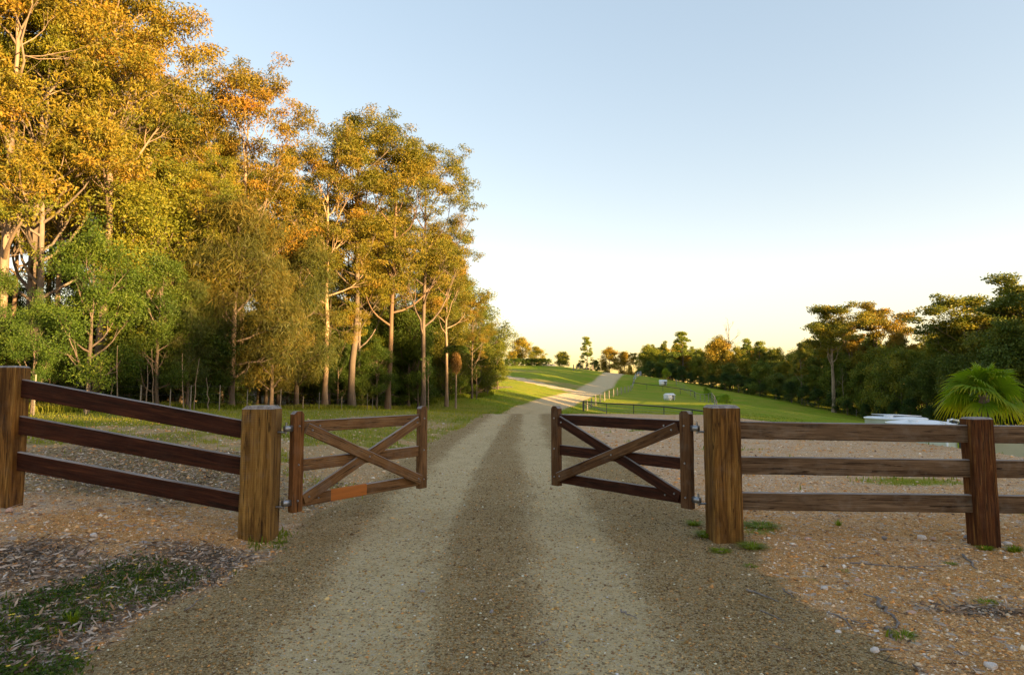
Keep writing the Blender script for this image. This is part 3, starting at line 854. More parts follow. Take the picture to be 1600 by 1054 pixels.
# the wood behind: trees that nothing tells apart
def front_y(x):
    return float(np.interp(x, FOREST[:, 0], FOREST[:, 1]))
def left_mark(ppx):
    for lim_, t_ in ((110, "behind the tall end post"), (290, "above the sloping fence"), (460, "behind the weathered gate post"), (620, "behind the open brown gate")):
        if ppx < lim_:
            return t_
    return "near the wood's outer end"
def right_mark(px):
    for lim_, t_ in ((1085, "beyond the arched paddock fence"), (1190, "around the dead tree"), (1262, "between dead tree and tall pale trunk"), (1335, "around the tall pale trunk"), (1440, "left of the water tanks"), (1500, "behind the water tanks")):
        if px < lim_:
            return t_
    return "behind the fan palm"
cnt = 0
for row in range(6):
    for x in np.arange(-44 + row * 1.3, -3.5, 4.2):
        x = x + rnd.uniform(-1.2, 1.2)
        if x > -0.8 * (6 + row * 0.5) and row < 2:
            continue
        y = front_y(x) + 3 + row * 5.5 + rnd.uniform(-1.5, 1.5)
        ppx = 800 + FPX * x / y
        if ppx > 770 or ppx < -350:
            continue
        lim = float(np.interp(ppx, [-300, 190, 250, 300, 330, 420, 480, 560, 660, 700, 740, 770, 800], [-100, -20, 90, 190, 160, 160, 220, 215, 260, 340, 440, 500, 560]))
        top = P(ppx, lim + rnd.uniform(50, 190), y).z
        h = min(24, top - tz(x, y))
        if h < 4:
            continue
        k = 'gum%d' % rnd.randrange(4)
        tn = rnd.choice([WARM, GOLD, (1, 1, .8), (1.1, 1, .8)])
        bk = rnd.choice([(1, 1, 1), (.6, .55, .5), (.8, .7, .6)])
        plant(k, "gum_tree", "slender gum deeper in the wood " + left_mark(ppx), "tree", x, y, h, rnd.uniform(.85, 1.15) * min(1.3, max(1, 11 / h)), rnd.uniform(0, 6.28), tn, bk, "inner gums of the wood " + left_mark(ppx))
        cnt += 1
for row in range(7):
    for x in np.arange(-40, -3.0, 0.85 if row == 0 else 2.3):
        x = x + rnd.uniform(-.9, .9)
        y = front_y(x) + 0.8 + row * 3.6 + rnd.uniform(-.9, .9)
        ppx = 800 + FPX * x / y
        if ppx > 765 or ppx < -300 or (row == 0 and rnd.random() < .25):
            continue
        k = rnd.choice(['shrub0', 'shrub1', 'bushy0', 'oak1', 'bushy1'])
        h = rnd.uniform(2.2, 4.2) if k.startswith('shrub') else rnd.uniform(4.5, 8)
        if row == 0:
            h = rnd.choice([rnd.uniform(1.2, 2.6), rnd.uniform(2.4, 4.6)])
            k = 'shrub%d' % rnd.randrange(2)
        if row == 0:
            lab, gp = "dark green shrub at the foot of the wood " + left_mark(ppx), "shrubs along the foot of the wood " + left_mark(ppx)
        else:
            lab, gp = "leafy undergrowth tree inside the shaded wood " + left_mark(ppx), "undergrowth inside the wood " + left_mark(ppx)
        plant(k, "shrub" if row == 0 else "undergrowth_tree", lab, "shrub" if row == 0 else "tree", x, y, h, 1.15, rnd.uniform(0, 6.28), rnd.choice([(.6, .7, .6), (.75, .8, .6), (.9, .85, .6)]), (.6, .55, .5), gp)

for i in range(16):
    Y = 62 + i * 2.6 + rnd.uniform(-1, 1)
    ppx = rnd.uniform(470, 700)
    x = (ppx - 800) / FPX * Y
    plant('bushy%d' % (i % 2), "undergrowth_tree", "leafy undergrowth tree inside the shaded wood " + left_mark(ppx), "tree", x, Y, rnd.uniform(8, 12), 1.3, i * 1.1, (.9, .95, .8), (.7, .7, .7), "undergrowth inside the wood " + left_mark(ppx))

for i in range(34):
    ppx = 410 + 350 * (i + rnd.random()) / 34
    Y = 60.0
    for _ in range(12):
        Y = front_y((ppx - 800) / FPX * Y) + (1.2, 4.0, 7.0)[i % 3]
    x = (ppx - 800) / FPX * Y
    kd = ('bushy0', 'oak1', 'bushy1', 'shrub0', 'shrub1')[i % 5]
    plant(kd, "undergrowth_tree", "mid green bush filling the wood's edge between the gum trunks " + left_mark(ppx), "bush", x, Y, rnd.uniform(2.6, 4.6) if kd[0] == 's' else rnd.uniform(4.0, 7.5), 1.3, i * 1.9, rnd.choice([(.85, .95, .6), (1.0, 1.05, .6), (1.2, 1.1, .6)]), (.5, .5, .45), "bushes between the gum trunks " + left_mark(ppx))

# thin bare saplings standing at the foot of the wood
for i, (px, yb, yt) in enumerate([(188, 618, 540), (178, 622, 585), (232, 626, 560), (243, 624, 545), (290, 626, 552), (305, 627, 560), (328, 628, 590), (268, 628, 580)]):
    Y = 23.0 + i * .6
    p = P(px, yt, Y)
    g = tz(p.x, p.y)
    rg = np.random.default_rng(300 + i)
    n_ = 7
    t_ = np.linspace(0, 1, n_)
    ln = rg.normal(0, .12, 2)
    pts = np.stack([ln[0] * t_ + rg.normal(0, .02, n_), ln[1] * t_, t_ * (p.z - g)], -1)
    V_, Q_ = tubes([(pts, .022 * (1 - .7 * t_) + .004, 5), (np.array([pts[4], pts[4] + [.12, 0, .25]]), np.array([.009, .004]), 3)])
    o = bpy.data.objects.new("bare_sapling", mesh_np("bare_sapling", V_, Q_, mats=[M['bark_pale']], smooth=True))
    o.location = (p.x, p.y, g)
    put(o, None, label="thin leafless sapling stem in the shade along the wire fence", category="sapling", group="leafless stems along the wire fence")

# planted saplings on the grass before the wood's end
for px, yb, yt, Y, lab, tn, wd in [(670, 645, 560, 41, "thin dark sapling just behind the open gate's free end", (.9, 1, .8), 1.0),
                               (745, 620, 576, 60, "small staked sapling nearest to the golden end bush", (1.2, 1, .8), 1.0)]:
    tree_at('sapling', px, yt - 6, Y, wd, "sapling", lab, "sapling", tn, None, "staked saplings on the grass")
g_ = P(712, 636, 50)
gz = tz(g_.x, g_.y)
o = thing("palm_sapling", "tall pale palm stem with a brown ball of dead fronds under its top", "palm", (g_.x, g_.y, gz))
zt = P(712, 562, 50).z - gz
V_, Q_ = tubes([(np.array([[0, 0, 0], [.02, 0, zt * .5], [.0, 0, zt]]), np.array([.09, .06, .05]), 8)])
put(bpy.data.objects.new("trunk", mesh_np("palm_stem", V_, Q_, mats=[M['bark_pale']], smooth=True)), o)
rg = np.random.default_rng(5)
n_ = 1500
ps = rg.normal(size=(n_, 3))
ps = ps / np.linalg.norm(ps, axis=1)[:, None] * rg.random((n_, 1)) ** .4 * [.42, .42, .85] + [0, 0, zt - .1]
put(bpy.data.objects.new("dead_fronds", mesh_np("dead_fronds", leaf_quads(ps, np.tile([0, 0, -1.0], (n_, 1)) + rg.normal(0, .3, (n_, 3)), rg.uniform(.2, .4, n_), np.full(n_, .04), rg), np.arange(n_ * 4).reshape(-1, 4), None, {"rnd": np.repeat(rg.random(n_), 4)}, [M['straw']])), o).color = (1, .8, .6, 1)
n_ = 900
a_ = rg.uniform(0, 6.28, n_)
r_ = rg.uniform(0, .7, n_)
ps = np.stack([np.cos(a_) * r_, np.sin(a_) * r_, zt + .9 + r_ * 1.3 - 2.4 * r_ ** 2], -1)
put(bpy.data.objects.new("crown", mesh_np("palm_green", leaf_quads(ps, np.stack([np.cos(a_), np.sin(a_), .3 - r_], -1), np.full(n_, .5), np.full(n_, .05), rg), np.arange(n_ * 4).reshape(-1, 4), None, {"rnd": np.repeat(rg.random(n_), 4)}, [M['leaf_green']])), o)

# far middle: trees on the hill crest
GC = "trees on the far hill crest"
for k, px, yt, Y, wd, nm, lab, tn in [
    ('fardense0', 817, 527, 185, 1.3, "hill_tree", "round orange tree on the hill above the side track", (1.7, 1.3, .8)),
    ('fardense1', 838, 541, 180, 1.5, "hill_tree", "darker green tree stepping down beside the round orange one", (1.3, 1.2, .8)),
    ('fardense2', 800, 548, 170, 1.4, "hill_tree", "orange tree half hidden behind the golden end bush", (1.6, 1.25, .8)),
    ('fardense2', 878, 549, 205, 1.3, "hill_tree", "small round tree standing alone on the skyline", (1.2, 1.2, .8)),
    ('pine', 917, 526, 200, 1.0, "conifer_tree", "tall pointed conifer on the hill crest", (1.0, 1.2, .8)),
    ('fardense1', 905, 566, 192, 1.2, "hill_tree", "low dark tree at the foot of the pointed conifer", (.9, 1, .8)),
    ('fardense0', 930, 562, 194, 1.2, "hill_tree", "dark round tree between the pointed conifer and the orange gum", (.8, .9, .8)),
    ('fardense0', 952, 542, 185, 1.2, "hill_tree", "bright orange gum beside the top of the gravel road", (1.7, 1.2, .8)),
    ('fardense2', 975, 549, 190, 1.3, "hill_tree", "brown-green tree directly above the road's crest", (1.7, 1.2, .8)),
    ('far1', 990, 551, 196, 1.0, "hill_tree", "airy tree with sky showing through above the road's crest", (1.3, 1.2, .8)),
    ('fardense1', 984, 570, 178, 1.0, "hill_tree", "low yellow bush right at the road's crest", (2.4, 1.7, .8)),
    ('shrub0', 1040, 575, 150, 1.1, "hill_tree", "small yellow bush beside the farther white shelter", (3.2, 2.6, .8)),
    ('fardense1', 858, 572, 198, 1.8, "hill_tree", "low shrub below the skyline next to the small roof", (1.3, 1.1, .8)),
    ('fardense2', 944, 570, 186, 1.5, "hill_tree", "orange bush spreading under the bright orange gum", (1.6, 1.2, .8))]:
    tree_at(k, px, yt, Y, wd, nm, lab, "tree", tn, None, GC)
for i, px in enumerate(np.arange(792, 860, 6.5)):
    p = P(px, 568, 163)
    g = tz(p.x, p.y)
    plant('shrub%d' % (i % 2), "shrub", "low green shrub in the hedge along the hill top", "shrub", p.x, p.y, 2.0, 1.6, i * 1.7, (1.0, 1.1, .8), (1, 1, 1), "hedge shrubs along the hill top")

# small house roof beyond the hill
hp = P(853, 569, 230)
o = thing("house", "small grey roofed house mostly hidden beyond the hill", "house", (hp.x, hp.y, hp.z - 3.6), 0.4)
def prism(name, xs, ys, z0, z1, mat, parent, roof=0.0, over=0.0):
    V_ = [(-xs, -ys, z0), (xs, -ys, z0), (xs, ys, z0), (-xs, ys, z0), (-xs, -ys, z1), (xs, -ys, z1), (xs, ys, z1), (-xs, ys, z1)]
    Q_ = [(0, 3, 2, 1), (0, 1, 5, 4), (1, 2, 6, 5), (2, 3, 7, 6), (3, 0, 4, 7)]
    T_ = []
    if roof > 0:
        V_ += [(-xs, 0, z1 + roof), (xs, 0, z1 + roof)]
        Q_ += [(4, 5, 9, 8), (6, 7, 8, 9)]
        T_ = [(5, 6, 9), (7, 4, 8)]
    else:
        Q_ += [(4, 5, 6, 7)]
    return put(bpy.data.objects.new(name, mesh_np(name, V_, Q_, T_ or None, mats=[mat])), parent)
prism("wall", 3.0, 2.5, -3, 2.2, M['white'], o)
prism("roof", 3.4, 3.0, 2.203, 2.3, M['grey_roof'], o, 1.4)

# ------------------------------------------------------------------ right hand wood
SKX = [980, 1010, 1040, 1060, 1100, 1120, 1160, 1200, 1235, 1250, 1290, 1340, 1400, 1440, 1480, 1520, 1560, 1600, 1700, 1900]
SKY = [552, 540, 533, 538, 545, 536, 539, 545, 548, 537, 522, 526, 518, 520, 498, 478, 468, 440, 445, 450]
DPX = [980, 1110, 1200, 1300, 1400, 1500, 1600, 1750, 1900]
DPY = [176, 154, 134, 115, 99, 86, 76, 64, 56]
GR = "trees of the wood below the green slope"
for k, px, yt, Y, wd, nm, lab, tn, bk in [
    ('far1', 1297, 476, 111, 1.45, "gum_tree", "tall gum with a pale straight trunk in front of the dark wood", (1.3, 1.15, .8), (1, 1, 1)),
    ('far0', 1368, 472, 120, 1.35, "gum_tree", "rounded gum standing high just beside the tall pale trunked gum", (1.6, 1.15, .8), (1, 1, 1)),
    ('far2', 1325, 500, 119, .8, "gum_tree", "orange tinged gum between the two tallest crowns", (1.8, 1.2, .8), (1, 1, 1)),
    ('far1', 1500, 462, 92, 1.5, "gum_tree", "wide flat topped gum above the fan palm", (1.1, 1.1, .8), (1, 1, 1)),
    ('far0', 1592, 428, 80, 1.4, "gum_tree", "highest gum at the picture's edge with open flat clumps", (1.0, 1.05, .8), (1, 1, 1)),
    ('far2', 1660, 425, 72, 1.1, "gum_tree", "dark gum cut by the picture's edge behind the palm", (.9, 1, .8), (1, 1, 1)),
    ('pine', 1066, 518, 168, 1.3, "conifer_tree", "broad conifer poking above the dark wood", (.9, 1.1, .8), (1, 1, 1)),
    ('pine', 1166, 529, 150, .8, "conifer_tree", "small conifer tip beside the dead tree", (.9, 1.1, .8), (1, 1, 1)),
    ('pine', 1186, 533, 150, 1.0, "conifer_tree", "rounded conifer tip farther down from the dead tree", (.9, 1.1, .8), (1, 1, 1)),
    ('dead', 1138, 502, 152, .9, "dead_tree", "leafless dead tree standing out against the sky", (1, 1, 1), (.35, .3, .3)),
    ('fardense0', 1125, 526, 153, 1.0, "dome_tree", "round orange-green crown under the dead tree", (1.6, 1.2, .8), (1, 1, 1)),
    ('far2', 1405, 516, 106, .8, "gum_tree", "small gum with an orange crown right of the rounded gum", (1.9, 1.2, .8), (1, 1, 1)),
    ('far0', 1250, 536, 122, .7, "gum_tree", "open small gum at the near side of the tall pale trunked gum", (1.1, 1.1, .8), (1, 1, 1)),
    ('sapling', 1316, 566, 111, .9, "sapling", "thin sapling stem beside the tall pale trunk", (1, 1, .8), (1, 1, 1))]:
    tree_at(k, px, yt, Y, wd, nm, lab, "tree", tn, None, GR, bk)
for row in range(4):
    px = 1000 + row * 7.0
    while px < 1830:
        Y = float(np.interp(px, DPX, DPY)) + row * 8 + rnd.uniform(-2, 2)
        sk = float(np.interp(px, SKX, SKY))
        base = tz((px - 800) / FPX * Y, Y)
        if row == 0:
            yt = sk + rnd.uniform(20, 48)
        elif row == 1:
            yt = sk + rnd.uniform(6, 26)
        else:
            yt = sk + rnd.uniform(-4, 16)
        yt += 22 * float(smooth(1400, 1520, px))
        h = P(px, yt, Y).z - base
        kd = rnd.choice(['fardense0', 'fardense1', 'fardense2', 'fardense0', 'far2']) if row < 3 else rnd.choice(['far0', 'far2', 'fardense1'])
        tn = rnd.choice([(.95, 1.05, .8), (1.2, 1.3, .8), (1.5, 1.4, .8), (1.3, 1.4, .8), (2.3, 1.7, .8)] if row else [(.95, 1.05, .8), (1.2, 1.3, .8), (1.5, 1.4, .8)])  # strongest gold tint stands in for sunlight on the crowns
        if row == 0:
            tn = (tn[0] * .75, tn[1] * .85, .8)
        wd = max(.9, min(1.8, 8.5 / max(h, 4)))
        lab, gp = [("dark bushy tree on the front edge of the wood below the slope", "front row trees below the slope"),
                   ("leafy tree in the second rank of the wood below the slope", "second rank trees below the slope"),
                   ("tree crown forming the skyline of the wood below the slope", "skyline trees below the slope"),
                   ("tree crown forming the skyline of the wood below the slope", "skyline trees below the slope")][row]
        mk_ = right_mark(px)
        kd_ = "sunlight-tinted golden " if tn[0] > 1.9 else ""
        lab = kd_ + ["bushy tree on the wood's front edge ", "leafy tree in the wood's second rank ", "crown on the wood's skyline ", "crown on the wood's skyline "][row] + mk_
        gp = kd_ + gp + " " + mk_
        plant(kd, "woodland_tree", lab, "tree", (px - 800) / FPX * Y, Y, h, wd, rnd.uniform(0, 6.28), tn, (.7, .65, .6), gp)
        px += 3900 / Y * rnd.uniform(.8, 1.2) * (.72 if px < 1130 else 1)
px = 1015
while px < 1960:
    Y = float(np.interp(px, DPX, DPY)) - 3.5 + rnd.uniform(-1, 1)
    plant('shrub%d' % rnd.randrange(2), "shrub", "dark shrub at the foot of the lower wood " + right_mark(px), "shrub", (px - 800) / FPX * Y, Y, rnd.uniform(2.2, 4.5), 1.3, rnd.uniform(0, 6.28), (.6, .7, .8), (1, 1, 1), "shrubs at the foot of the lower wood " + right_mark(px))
    px += 2400 / Y * rnd.uniform(.8, 1.3)
# the wood goes on beyond the frame on the sun's side; its shade lies over the gate
rs_ = random.Random(41)
for (x0, y0, x1, y1, n_) in [(84, -120, 104, 40, 30), (92, -124, 112, 38, 29)]:
    for i in range(n_):
        t_ = (i + rs_.uniform(-.25, .25)) / (n_ - 1)
        x, y = x0 + (x1 - x0) * t_, y0 + (y1 - y0) * t_
        top = float(np.interp(y, [-2, 28], [17.8, 9.5])) + rs_.uniform(-2.2, 1.6)
        plant('fardense%d' % rs_.randrange(3), "woodland_tree", "tree of the wood continuing beyond the picture's edge on the sun side", "tree", x, y, top - tz(x, y), .62, rs_.uniform(0, 6.28), (1, 1, .8), (1, 1, 1), "sun side trees beyond the picture")

# ------------------------------------------------------------------ timber fence and gates
def place(o, parent, origin, ax, up):
    """orient local X to ax, local Z close to up; world placement, expressed in the parent's space"""
    ax = Vector(ax).normalized()
    up = Vector(up)
    yv = up.cross(ax).normalized()
    zv = ax.cross(yv).normalized()
    mw = Matrix((ax, yv, zv)).transposed().to_4x4()
    mw.translation = Vector(origin)
    if parent is not None:
        pm = Matrix.LocRotScale(parent.location, parent.rotation_euler, parent.scale)
        o.matrix_local = pm.inverted() @ mw
    else:
        o.matrix_world = mw

def bar_mesh(name, L, wy, hz, mat, bevel=.006, clip=0.0, topchamfer=0.0, seed=0, segs=10, wear=.0012):
    """a timber of length L along X centred; clip: cut corners at the +X end in the Y direction; topchamfer: bevel all round the +X end"""
    bm = bmesh.new()
    xs = [-L / 2 + L * i / segs for i in range(segs + 1)]
    if clip:
        xs[-1] = L / 2
        xs.insert(-1, L / 2 - clip)
    if topchamfer:
        xs.insert(-1, L / 2 - topchamfer)
    rg = random.Random(seed)
    rings = []
    b = bevel
    prof = [(-wy / 2 + b, -hz / 2), (wy / 2 - b, -hz / 2), (wy / 2, -hz / 2 + b), (wy / 2, hz / 2 - b), (wy / 2 - b, hz / 2), (-wy / 2 + b, hz / 2), (-wy / 2, hz / 2 - b), (-wy / 2, -hz / 2 + b)]
    for i, x in enumerate(xs):
        last = i == len(xs) - 1
        ring = []
        for (yy, zz) in prof:
            if last and clip:
                yy *= (wy / 2 - clip) / (wy / 2)
            if last and topchamfer:
                yy *= (wy / 2 - topchamfer) / (wy / 2)
                zz *= (hz / 2 - topchamfer) / (hz / 2)
            ring.append(bm.verts.new((x, yy + rg.uniform(-wear, wear), zz + rg.uniform(-wear, wear))))
        rings.append(ring)
    for a, c in zip(rings[:-1], rings[1:]):
        for j in range(8):
            k = (j + 1) % 8
            bm.faces.new((a[j], a[k], c[k], c[j]))
    bm.faces.new(rings[0][::-1])
    bm.faces.new(rings[-1])
    bmesh.ops.recalc_face_normals(bm, faces=bm.faces)
    me = bpy.data.meshes.new(name)
    bm.to_mesh(me)
    bm.free()
    me.materials.append(mat)
    return me

def board(name, parent, p0, p1, wy, hz, mat, up=(0, 0, 1), **kw):
    p0, p1 = Vector(p0), Vector(p1)
    me = bar_mesh(name, (p1 - p0).length, wy, hz, mat, seed=hash(name) % 1000 + int(abs(p0.x) * 97), **kw)
    o = bpy.data.objects.new(name, me)
    put(o, parent)
    place(o, parent, (p0 + p1) / 2, p1 - p0, up)
    return o

def bolt(parent, p, nrm, r=.008):
    me = BOLT
    o = bpy.data.objects.new("bolt", me)
    put(o, parent)
    pm = Matrix.LocRotScale(parent.location, parent.rotation_euler, parent.scale) if parent.parent is None else None
    q = Vector(nrm).to_track_quat('Z', 'Y')
    mw = q.to_matrix().to_4x4()
    mw.translation = p
    o.matrix_local = pm.inverted() @ mw
    return o
def bolt_mesh():
    bm = bmesh.new()
    bmesh.ops.create_cone(bm, cap_ends=True, segments=10, radius1=.010, radius2=.007, depth=.010)
    me = bpy.data.meshes.new("bolt")
    bm.to_mesh(me)
    bm.free()
    me.materials.append(M['galv'])
    return me
BOLT = bolt_mesh()

DF = 5.30           # front face of the gate posts
# post geometry from the measured corners
def post(parent, name, xl, xr, yf, w, ztop, mat, lean=(0, 0), cham=.022, zb=-.25, **kw):
    xc = (xl + xr) / 2
    yc = yf + w / 2
    g = tz(xc, yc)
    return board(name, parent, (xc, yc, g + zb), (xc + lean[0], yc + lean[1], ztop), xr - xl, w, mat, up=(0, 1, 0), bevel=.012, topchamfer=cham, wear=.002, **kw)

# left fence
pL = P(377, 632, DF)
pLr = P(424, 632, DF)
fl = thing("timber_fence", "dark three rail timber fence climbing the bank between two heavy posts", "fence", (-3.1, DF + .13, 0))
gp = post(fl, "post", pL.x, pLr.x - .0, DF, .26, P(400, 634, DF).z, M['post_old'], (0, 0), .028)
gp['label'] = "weathered square gate post with grey top"
XL1 = pLr.x
eL = P(26, 572, DF)
ep = post(fl, "post", eL.x - .25, eL.x, DF, .17, P(26, 571, DF).z, M['post'], (0, 0), .015)
yr = DF + .085
for (ya, yb, yc_, yd) in [(655, 684, 592, 621), (711.5, 741, 648, 680), (769, 799.6, 705.5, 736)]:
    a = P(37, (yc_ + yd) / 2, yr)
    b = P(376, (ya + yb) / 2, yr)
    d = (b - a).normalized()
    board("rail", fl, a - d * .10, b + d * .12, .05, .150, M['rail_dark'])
# right fence
fr = thing("timber_fence", "level mid brown three rail timber fence running from the golden post past the narrow post", "fence", (2.8, DF + .1, 0))
a1 = P(1112, 632, DF)
a2 = P(1155, 632, DF)
gpr = post(fr, "post", a1.x, a2.x + .012, DF, .25, P(1130, 633, DF).z, M['post'], (0, 0), .024)
gpr['label'] = "golden brown square gate post with grey top"
XR0, XR1 = a1.x, a2.x
b1 = P(1522, 652, 5.19)
b2 = P(1556, 652, 5.19)
p2 = post(fr, "post", b1.x, b2.x, 5.19, .165, P(1540, 652, 5.22).z, M['post_red'], (-.012, 0), .014)
p2['label'] = "narrow reddish post leaning slightly"
e3 = P(1900, 655, 5.15)
post(fr, "post", e3.x, e3.x + .17, 5.15, .165, e3.z, M['post_red'], (0, 0), .014)
yr2 = DF - .02
for (ya, yb, yc_, yd, ye, yf_) in [(657, 686, 664, 690.5, 665, 691.5), (712, 740.5, 717.5, 744.5, 719, 747), (768, 796, 772, 799.5, 773.5, 801.5)]:
    a = P(1160, (ya + yb) / 2, DF + .09)
    b = P(1512, (yc_ + yd) / 2, yr2)
    d = (b - a).normalized()
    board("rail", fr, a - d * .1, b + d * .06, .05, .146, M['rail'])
    a = P(1560, (yc_ + yd) / 2 + .8, yr2)
    b = P(1915, (ye + yf_) / 2 + 3, yr2 - .03)
    d = (b - a).normalized()
    board("rail", fr, a - d * .15, b, .05, .146, M['rail'])

def gate(label, hx, hy, fx, fy, ztop, zbot, mats, side, postx, rails_rel):
    """hx,hy hinge stile centre; fx,fy free stile centre"""
    g = thing("farm_gate", label, "gate", (hx, hy, zbot))
    h, f = Vector((hx, hy, 0)), Vector((fx, fy, 0))
    d = (f - h).normalized()
    nrm = Vector((-d.y, d.x, 0))
    if nrm.y > 0:
        nrm = -nrm                      # the face turned to the driver
    HT = ztop - zbot
    Z = Vector((0, 0, 1))
    sw, stt = .105, .065
    for c, mt in ((h, mats[0]), (f, mats[1])):
        board("stile", g, c + Z * zbot, c + Z * ztop, sw, stt, mt, up=nrm, bevel=.005, clip=.026)
    # rails, behind the braces
    Lr = (f - h).length
    for k, r in enumerate(rails_rel):
        zc = zbot + HT * (1 - r)
        mt = mats[2]
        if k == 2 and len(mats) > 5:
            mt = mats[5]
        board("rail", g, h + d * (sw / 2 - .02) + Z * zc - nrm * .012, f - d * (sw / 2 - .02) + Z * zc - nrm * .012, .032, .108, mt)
    zt = zbot + HT * (1 - rails_rel[0])
    zb = zbot + HT * (1 - rails_rel[2])
    ang = math.atan2(zt - zb, Lr - sw)
    e = sw / 2 + .012
    # back brace (hinge foot to free top), front brace (hinge top to free foot)
    i0, i1 = h + d * e, f - d * e
    def brace(pa, pb, off, mt):
        pa = pa + nrm * off
        pb = pb + nrm * off
        return board("brace", g, pa, pb, .026, .100, mt)
    brace(i0 + Z * (zb + .012), i1 + Z * (zt - .012), .020, mats[3])
    brace(i0 + Z * (zt - .012), i1 + Z * (zb + .012), .047, mats[4])
    # bolts
    for c in (h, f):
        for r in rails_rel:
            bolt(g, c + Z * (zbot + HT * (1 - r) + .01) + nrm * (stt / 2 + .003), nrm)
    bolt(g, (i0 + i1) / 2 + Z * (zt + zb) / 2 + nrm * .063, nrm)
    for c, zz, off in ((i0 + d * .05, zt - .03, .063), (i0 + d * .05, zb + .03, .036), (i1 - d * .04, zb + .03, .063), (i1 - d * .04, zt - .03, .036), (i0 + d * .17, zt, .007), (i0 + d * .17, zb, .007)):
        bolt(g, c + Z * zz + nrm * off, nrm)
    # hinges: gudgeon pin in the post, strap round the stile
    for r in (rails_rel[0] + .01, rails_rel[2] + .0):
        zc = zbot + HT * (1 - r)
        pinp = h - d * (sw / 2 + .055) + Z * zc
        me_v, me_q = tubes([(np.array([pinp - Z * .045, pinp + Z * .055]), np.array([.0085, .0085]), 8),
                            (np.array([pinp - Z * .03, Vector((postx, pinp.y, zc - .03))]), np.array([.009, .009]), 8)])
        s1 = h - d * (sw / 2) + Z * zc
        hv = [s1 + nrm * .02 + Z * .024, s1 - nrm * .02 + Z * .024, s1 - nrm * .02 - Z * .024, s1 + nrm * .02 - Z * .024]
        hv2 = [v - d * .072 for v in hv]
        k = len(me_v)
        me_v = np.vstack([me_v, np.array([tuple(v) for v in hv + hv2])])
        me_q = np.vstack([me_q, np.array([(0, 1, 2, 3), (7, 6, 5, 4), (0, 4, 5, 1), (1, 5, 6, 2), (2, 6, 7, 3), (3, 7, 4, 0)]) + k])
        ho = bpy.data.objects.new("hinge", mesh_np("hinge", me_v - np.array([hx, hy, zbot]), me_q, mats=[M['galv']]))
        put(ho, g)
    return g

def stile_xy(px, Y):
    return P(px, 700, Y).x
zt_ = P(463, 642, 5.55).z
zb_ = P(463, 799, 5.55).z
gate("brown timber gate standing open on the weathered post, one bottom board with an orange sunlight patch painted on", stile_xy(463.5, 5.55), 5.55, stile_xy(659, 6.80), 6.80, zt_, zb_,
     [M['stile_l'], M['gate_l'], M['gate_l'], M['gate_l'], M['gate_l'], M['gate_sun_patch']], -1, XL1, (.16, .545, .90))
zt2 = P(1073, 641.5, 5.60).z
zb2 = P(1073, 793.5, 5.60).z
gate("darker timber gate standing open on the golden post with dark rails behind its cross braces", stile_xy(1073, 5.60), 5.60, stile_xy(869.5, 6.85), 6.85, zt2, zb2,
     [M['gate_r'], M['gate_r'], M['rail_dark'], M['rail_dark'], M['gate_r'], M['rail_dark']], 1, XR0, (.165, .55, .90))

# ------------------------------------------------------------------ wire fence along the left wood
wf = thing("wire_fence", "thin wire fence on pale stakes along the foot of the wood", "fence", (-10, 22, tz(-10, 22)))
wpts = []
for px, Y in [(-60, 20.5), (57, 21.0), (138, 21.6), (222, 22.3), (268, 23.0), (300, 23.6), (345, 24.8), (388, 26.5), (440, 29), (475, 31), (500, 33), (535, 36), (575, 40), (583, 40.5), (610, 43)]:
    x = (px - 800) / FPX * Y
    z = tz(x, Y)
    wpts.append((x, Y, z))
    h = (1.0, .85, 1.05)[int(px) % 3] if px not in (57, 138) else 1.35
    V_, Q_ = tubes([(np.array([[0, 0, -.1], [.01, 0, h]]), np.array([.020, .016]) * (1.4 if px in (57, 138, 222) else 1), 6)])
    o = bpy.data.objects.new("stake", mesh_np("stake", V_, Q_, mats=[M['post_wire']], smooth=False))
    put(o, wf)
    o.location = Vector((x, Y, z)) - wf.location
polys = []
for hgt in (.35, .65, .95):
    polys.append((np.array([(x, y - .05, z + hgt) for x, y, z in wpts]) - np.array(wf.location), np.full(len(wpts), .004), 3))
V_, Q_ = tubes(polys)
put(bpy.data.objects.new("wire", mesh_np("wire", V_, Q_, mats=[M['galv_dark']])), wf)

# ------------------------------------------------------------------ paddock fences
def line_fence(name, label, pts, postr, posth, mat, rails, railr, railmat, cat="fence", wires=0, big_ends=True):
    """pts: [(x,y)], post at each; rails heights"""
    f = thing(name, label, cat, (pts[0][0], pts[0][1], tz(*pts[0])))
    W3 = [(x, y, tz(x, y)) for x, y in pts]
    for i, (x, y, z) in enumerate(W3):
        r = postr * (1.6 if big_ends and i in (0, len(W3) - 1) else 1)
        V_, Q_ = tubes([(np.array([[0, 0, -.1], [0, 0, posth], [0, 0, posth + .001]]), np.array([r, r, .001]), 6)])
        o = bpy.data.objects.new("post", mesh_np("post", V_, Q_, mats=[mat]))
        put(o, f)
        o.location = Vector((x, y, z)) - f.location
    for h in rails:
        V_, Q_ = tubes([(np.array([(x, y, z + h) for x, y, z in W3]) - np.array(f.location), np.full(len(W3), railr), 6)])
        put(bpy.data.objects.new("rail", mesh_np("rail", V_, Q_, mats=[railmat])), f)
    if wires:
        polys = [(np.array([(x, y, z + .15 + posth * .8 * k / wires) for x, y, z in W3]) - np.array(f.location), np.full(len(W3), .009), 3) for k in range(wires)]
        V_, Q_ = tubes(polys)
        put(bpy.data.objects.new("wire", mesh_np("wire", V_, Q_, mats=[M['galv']])), f)
    return f
def xy(px, Y):
    return ((px - 800) / FPX * Y, Y)
def lerp_pts(a, b, n):
    return [(a[0] + (b[0] - a[0]) * i / n, a[1] + (b[1] - a[1]) * i / n) for i in range(n + 1)]
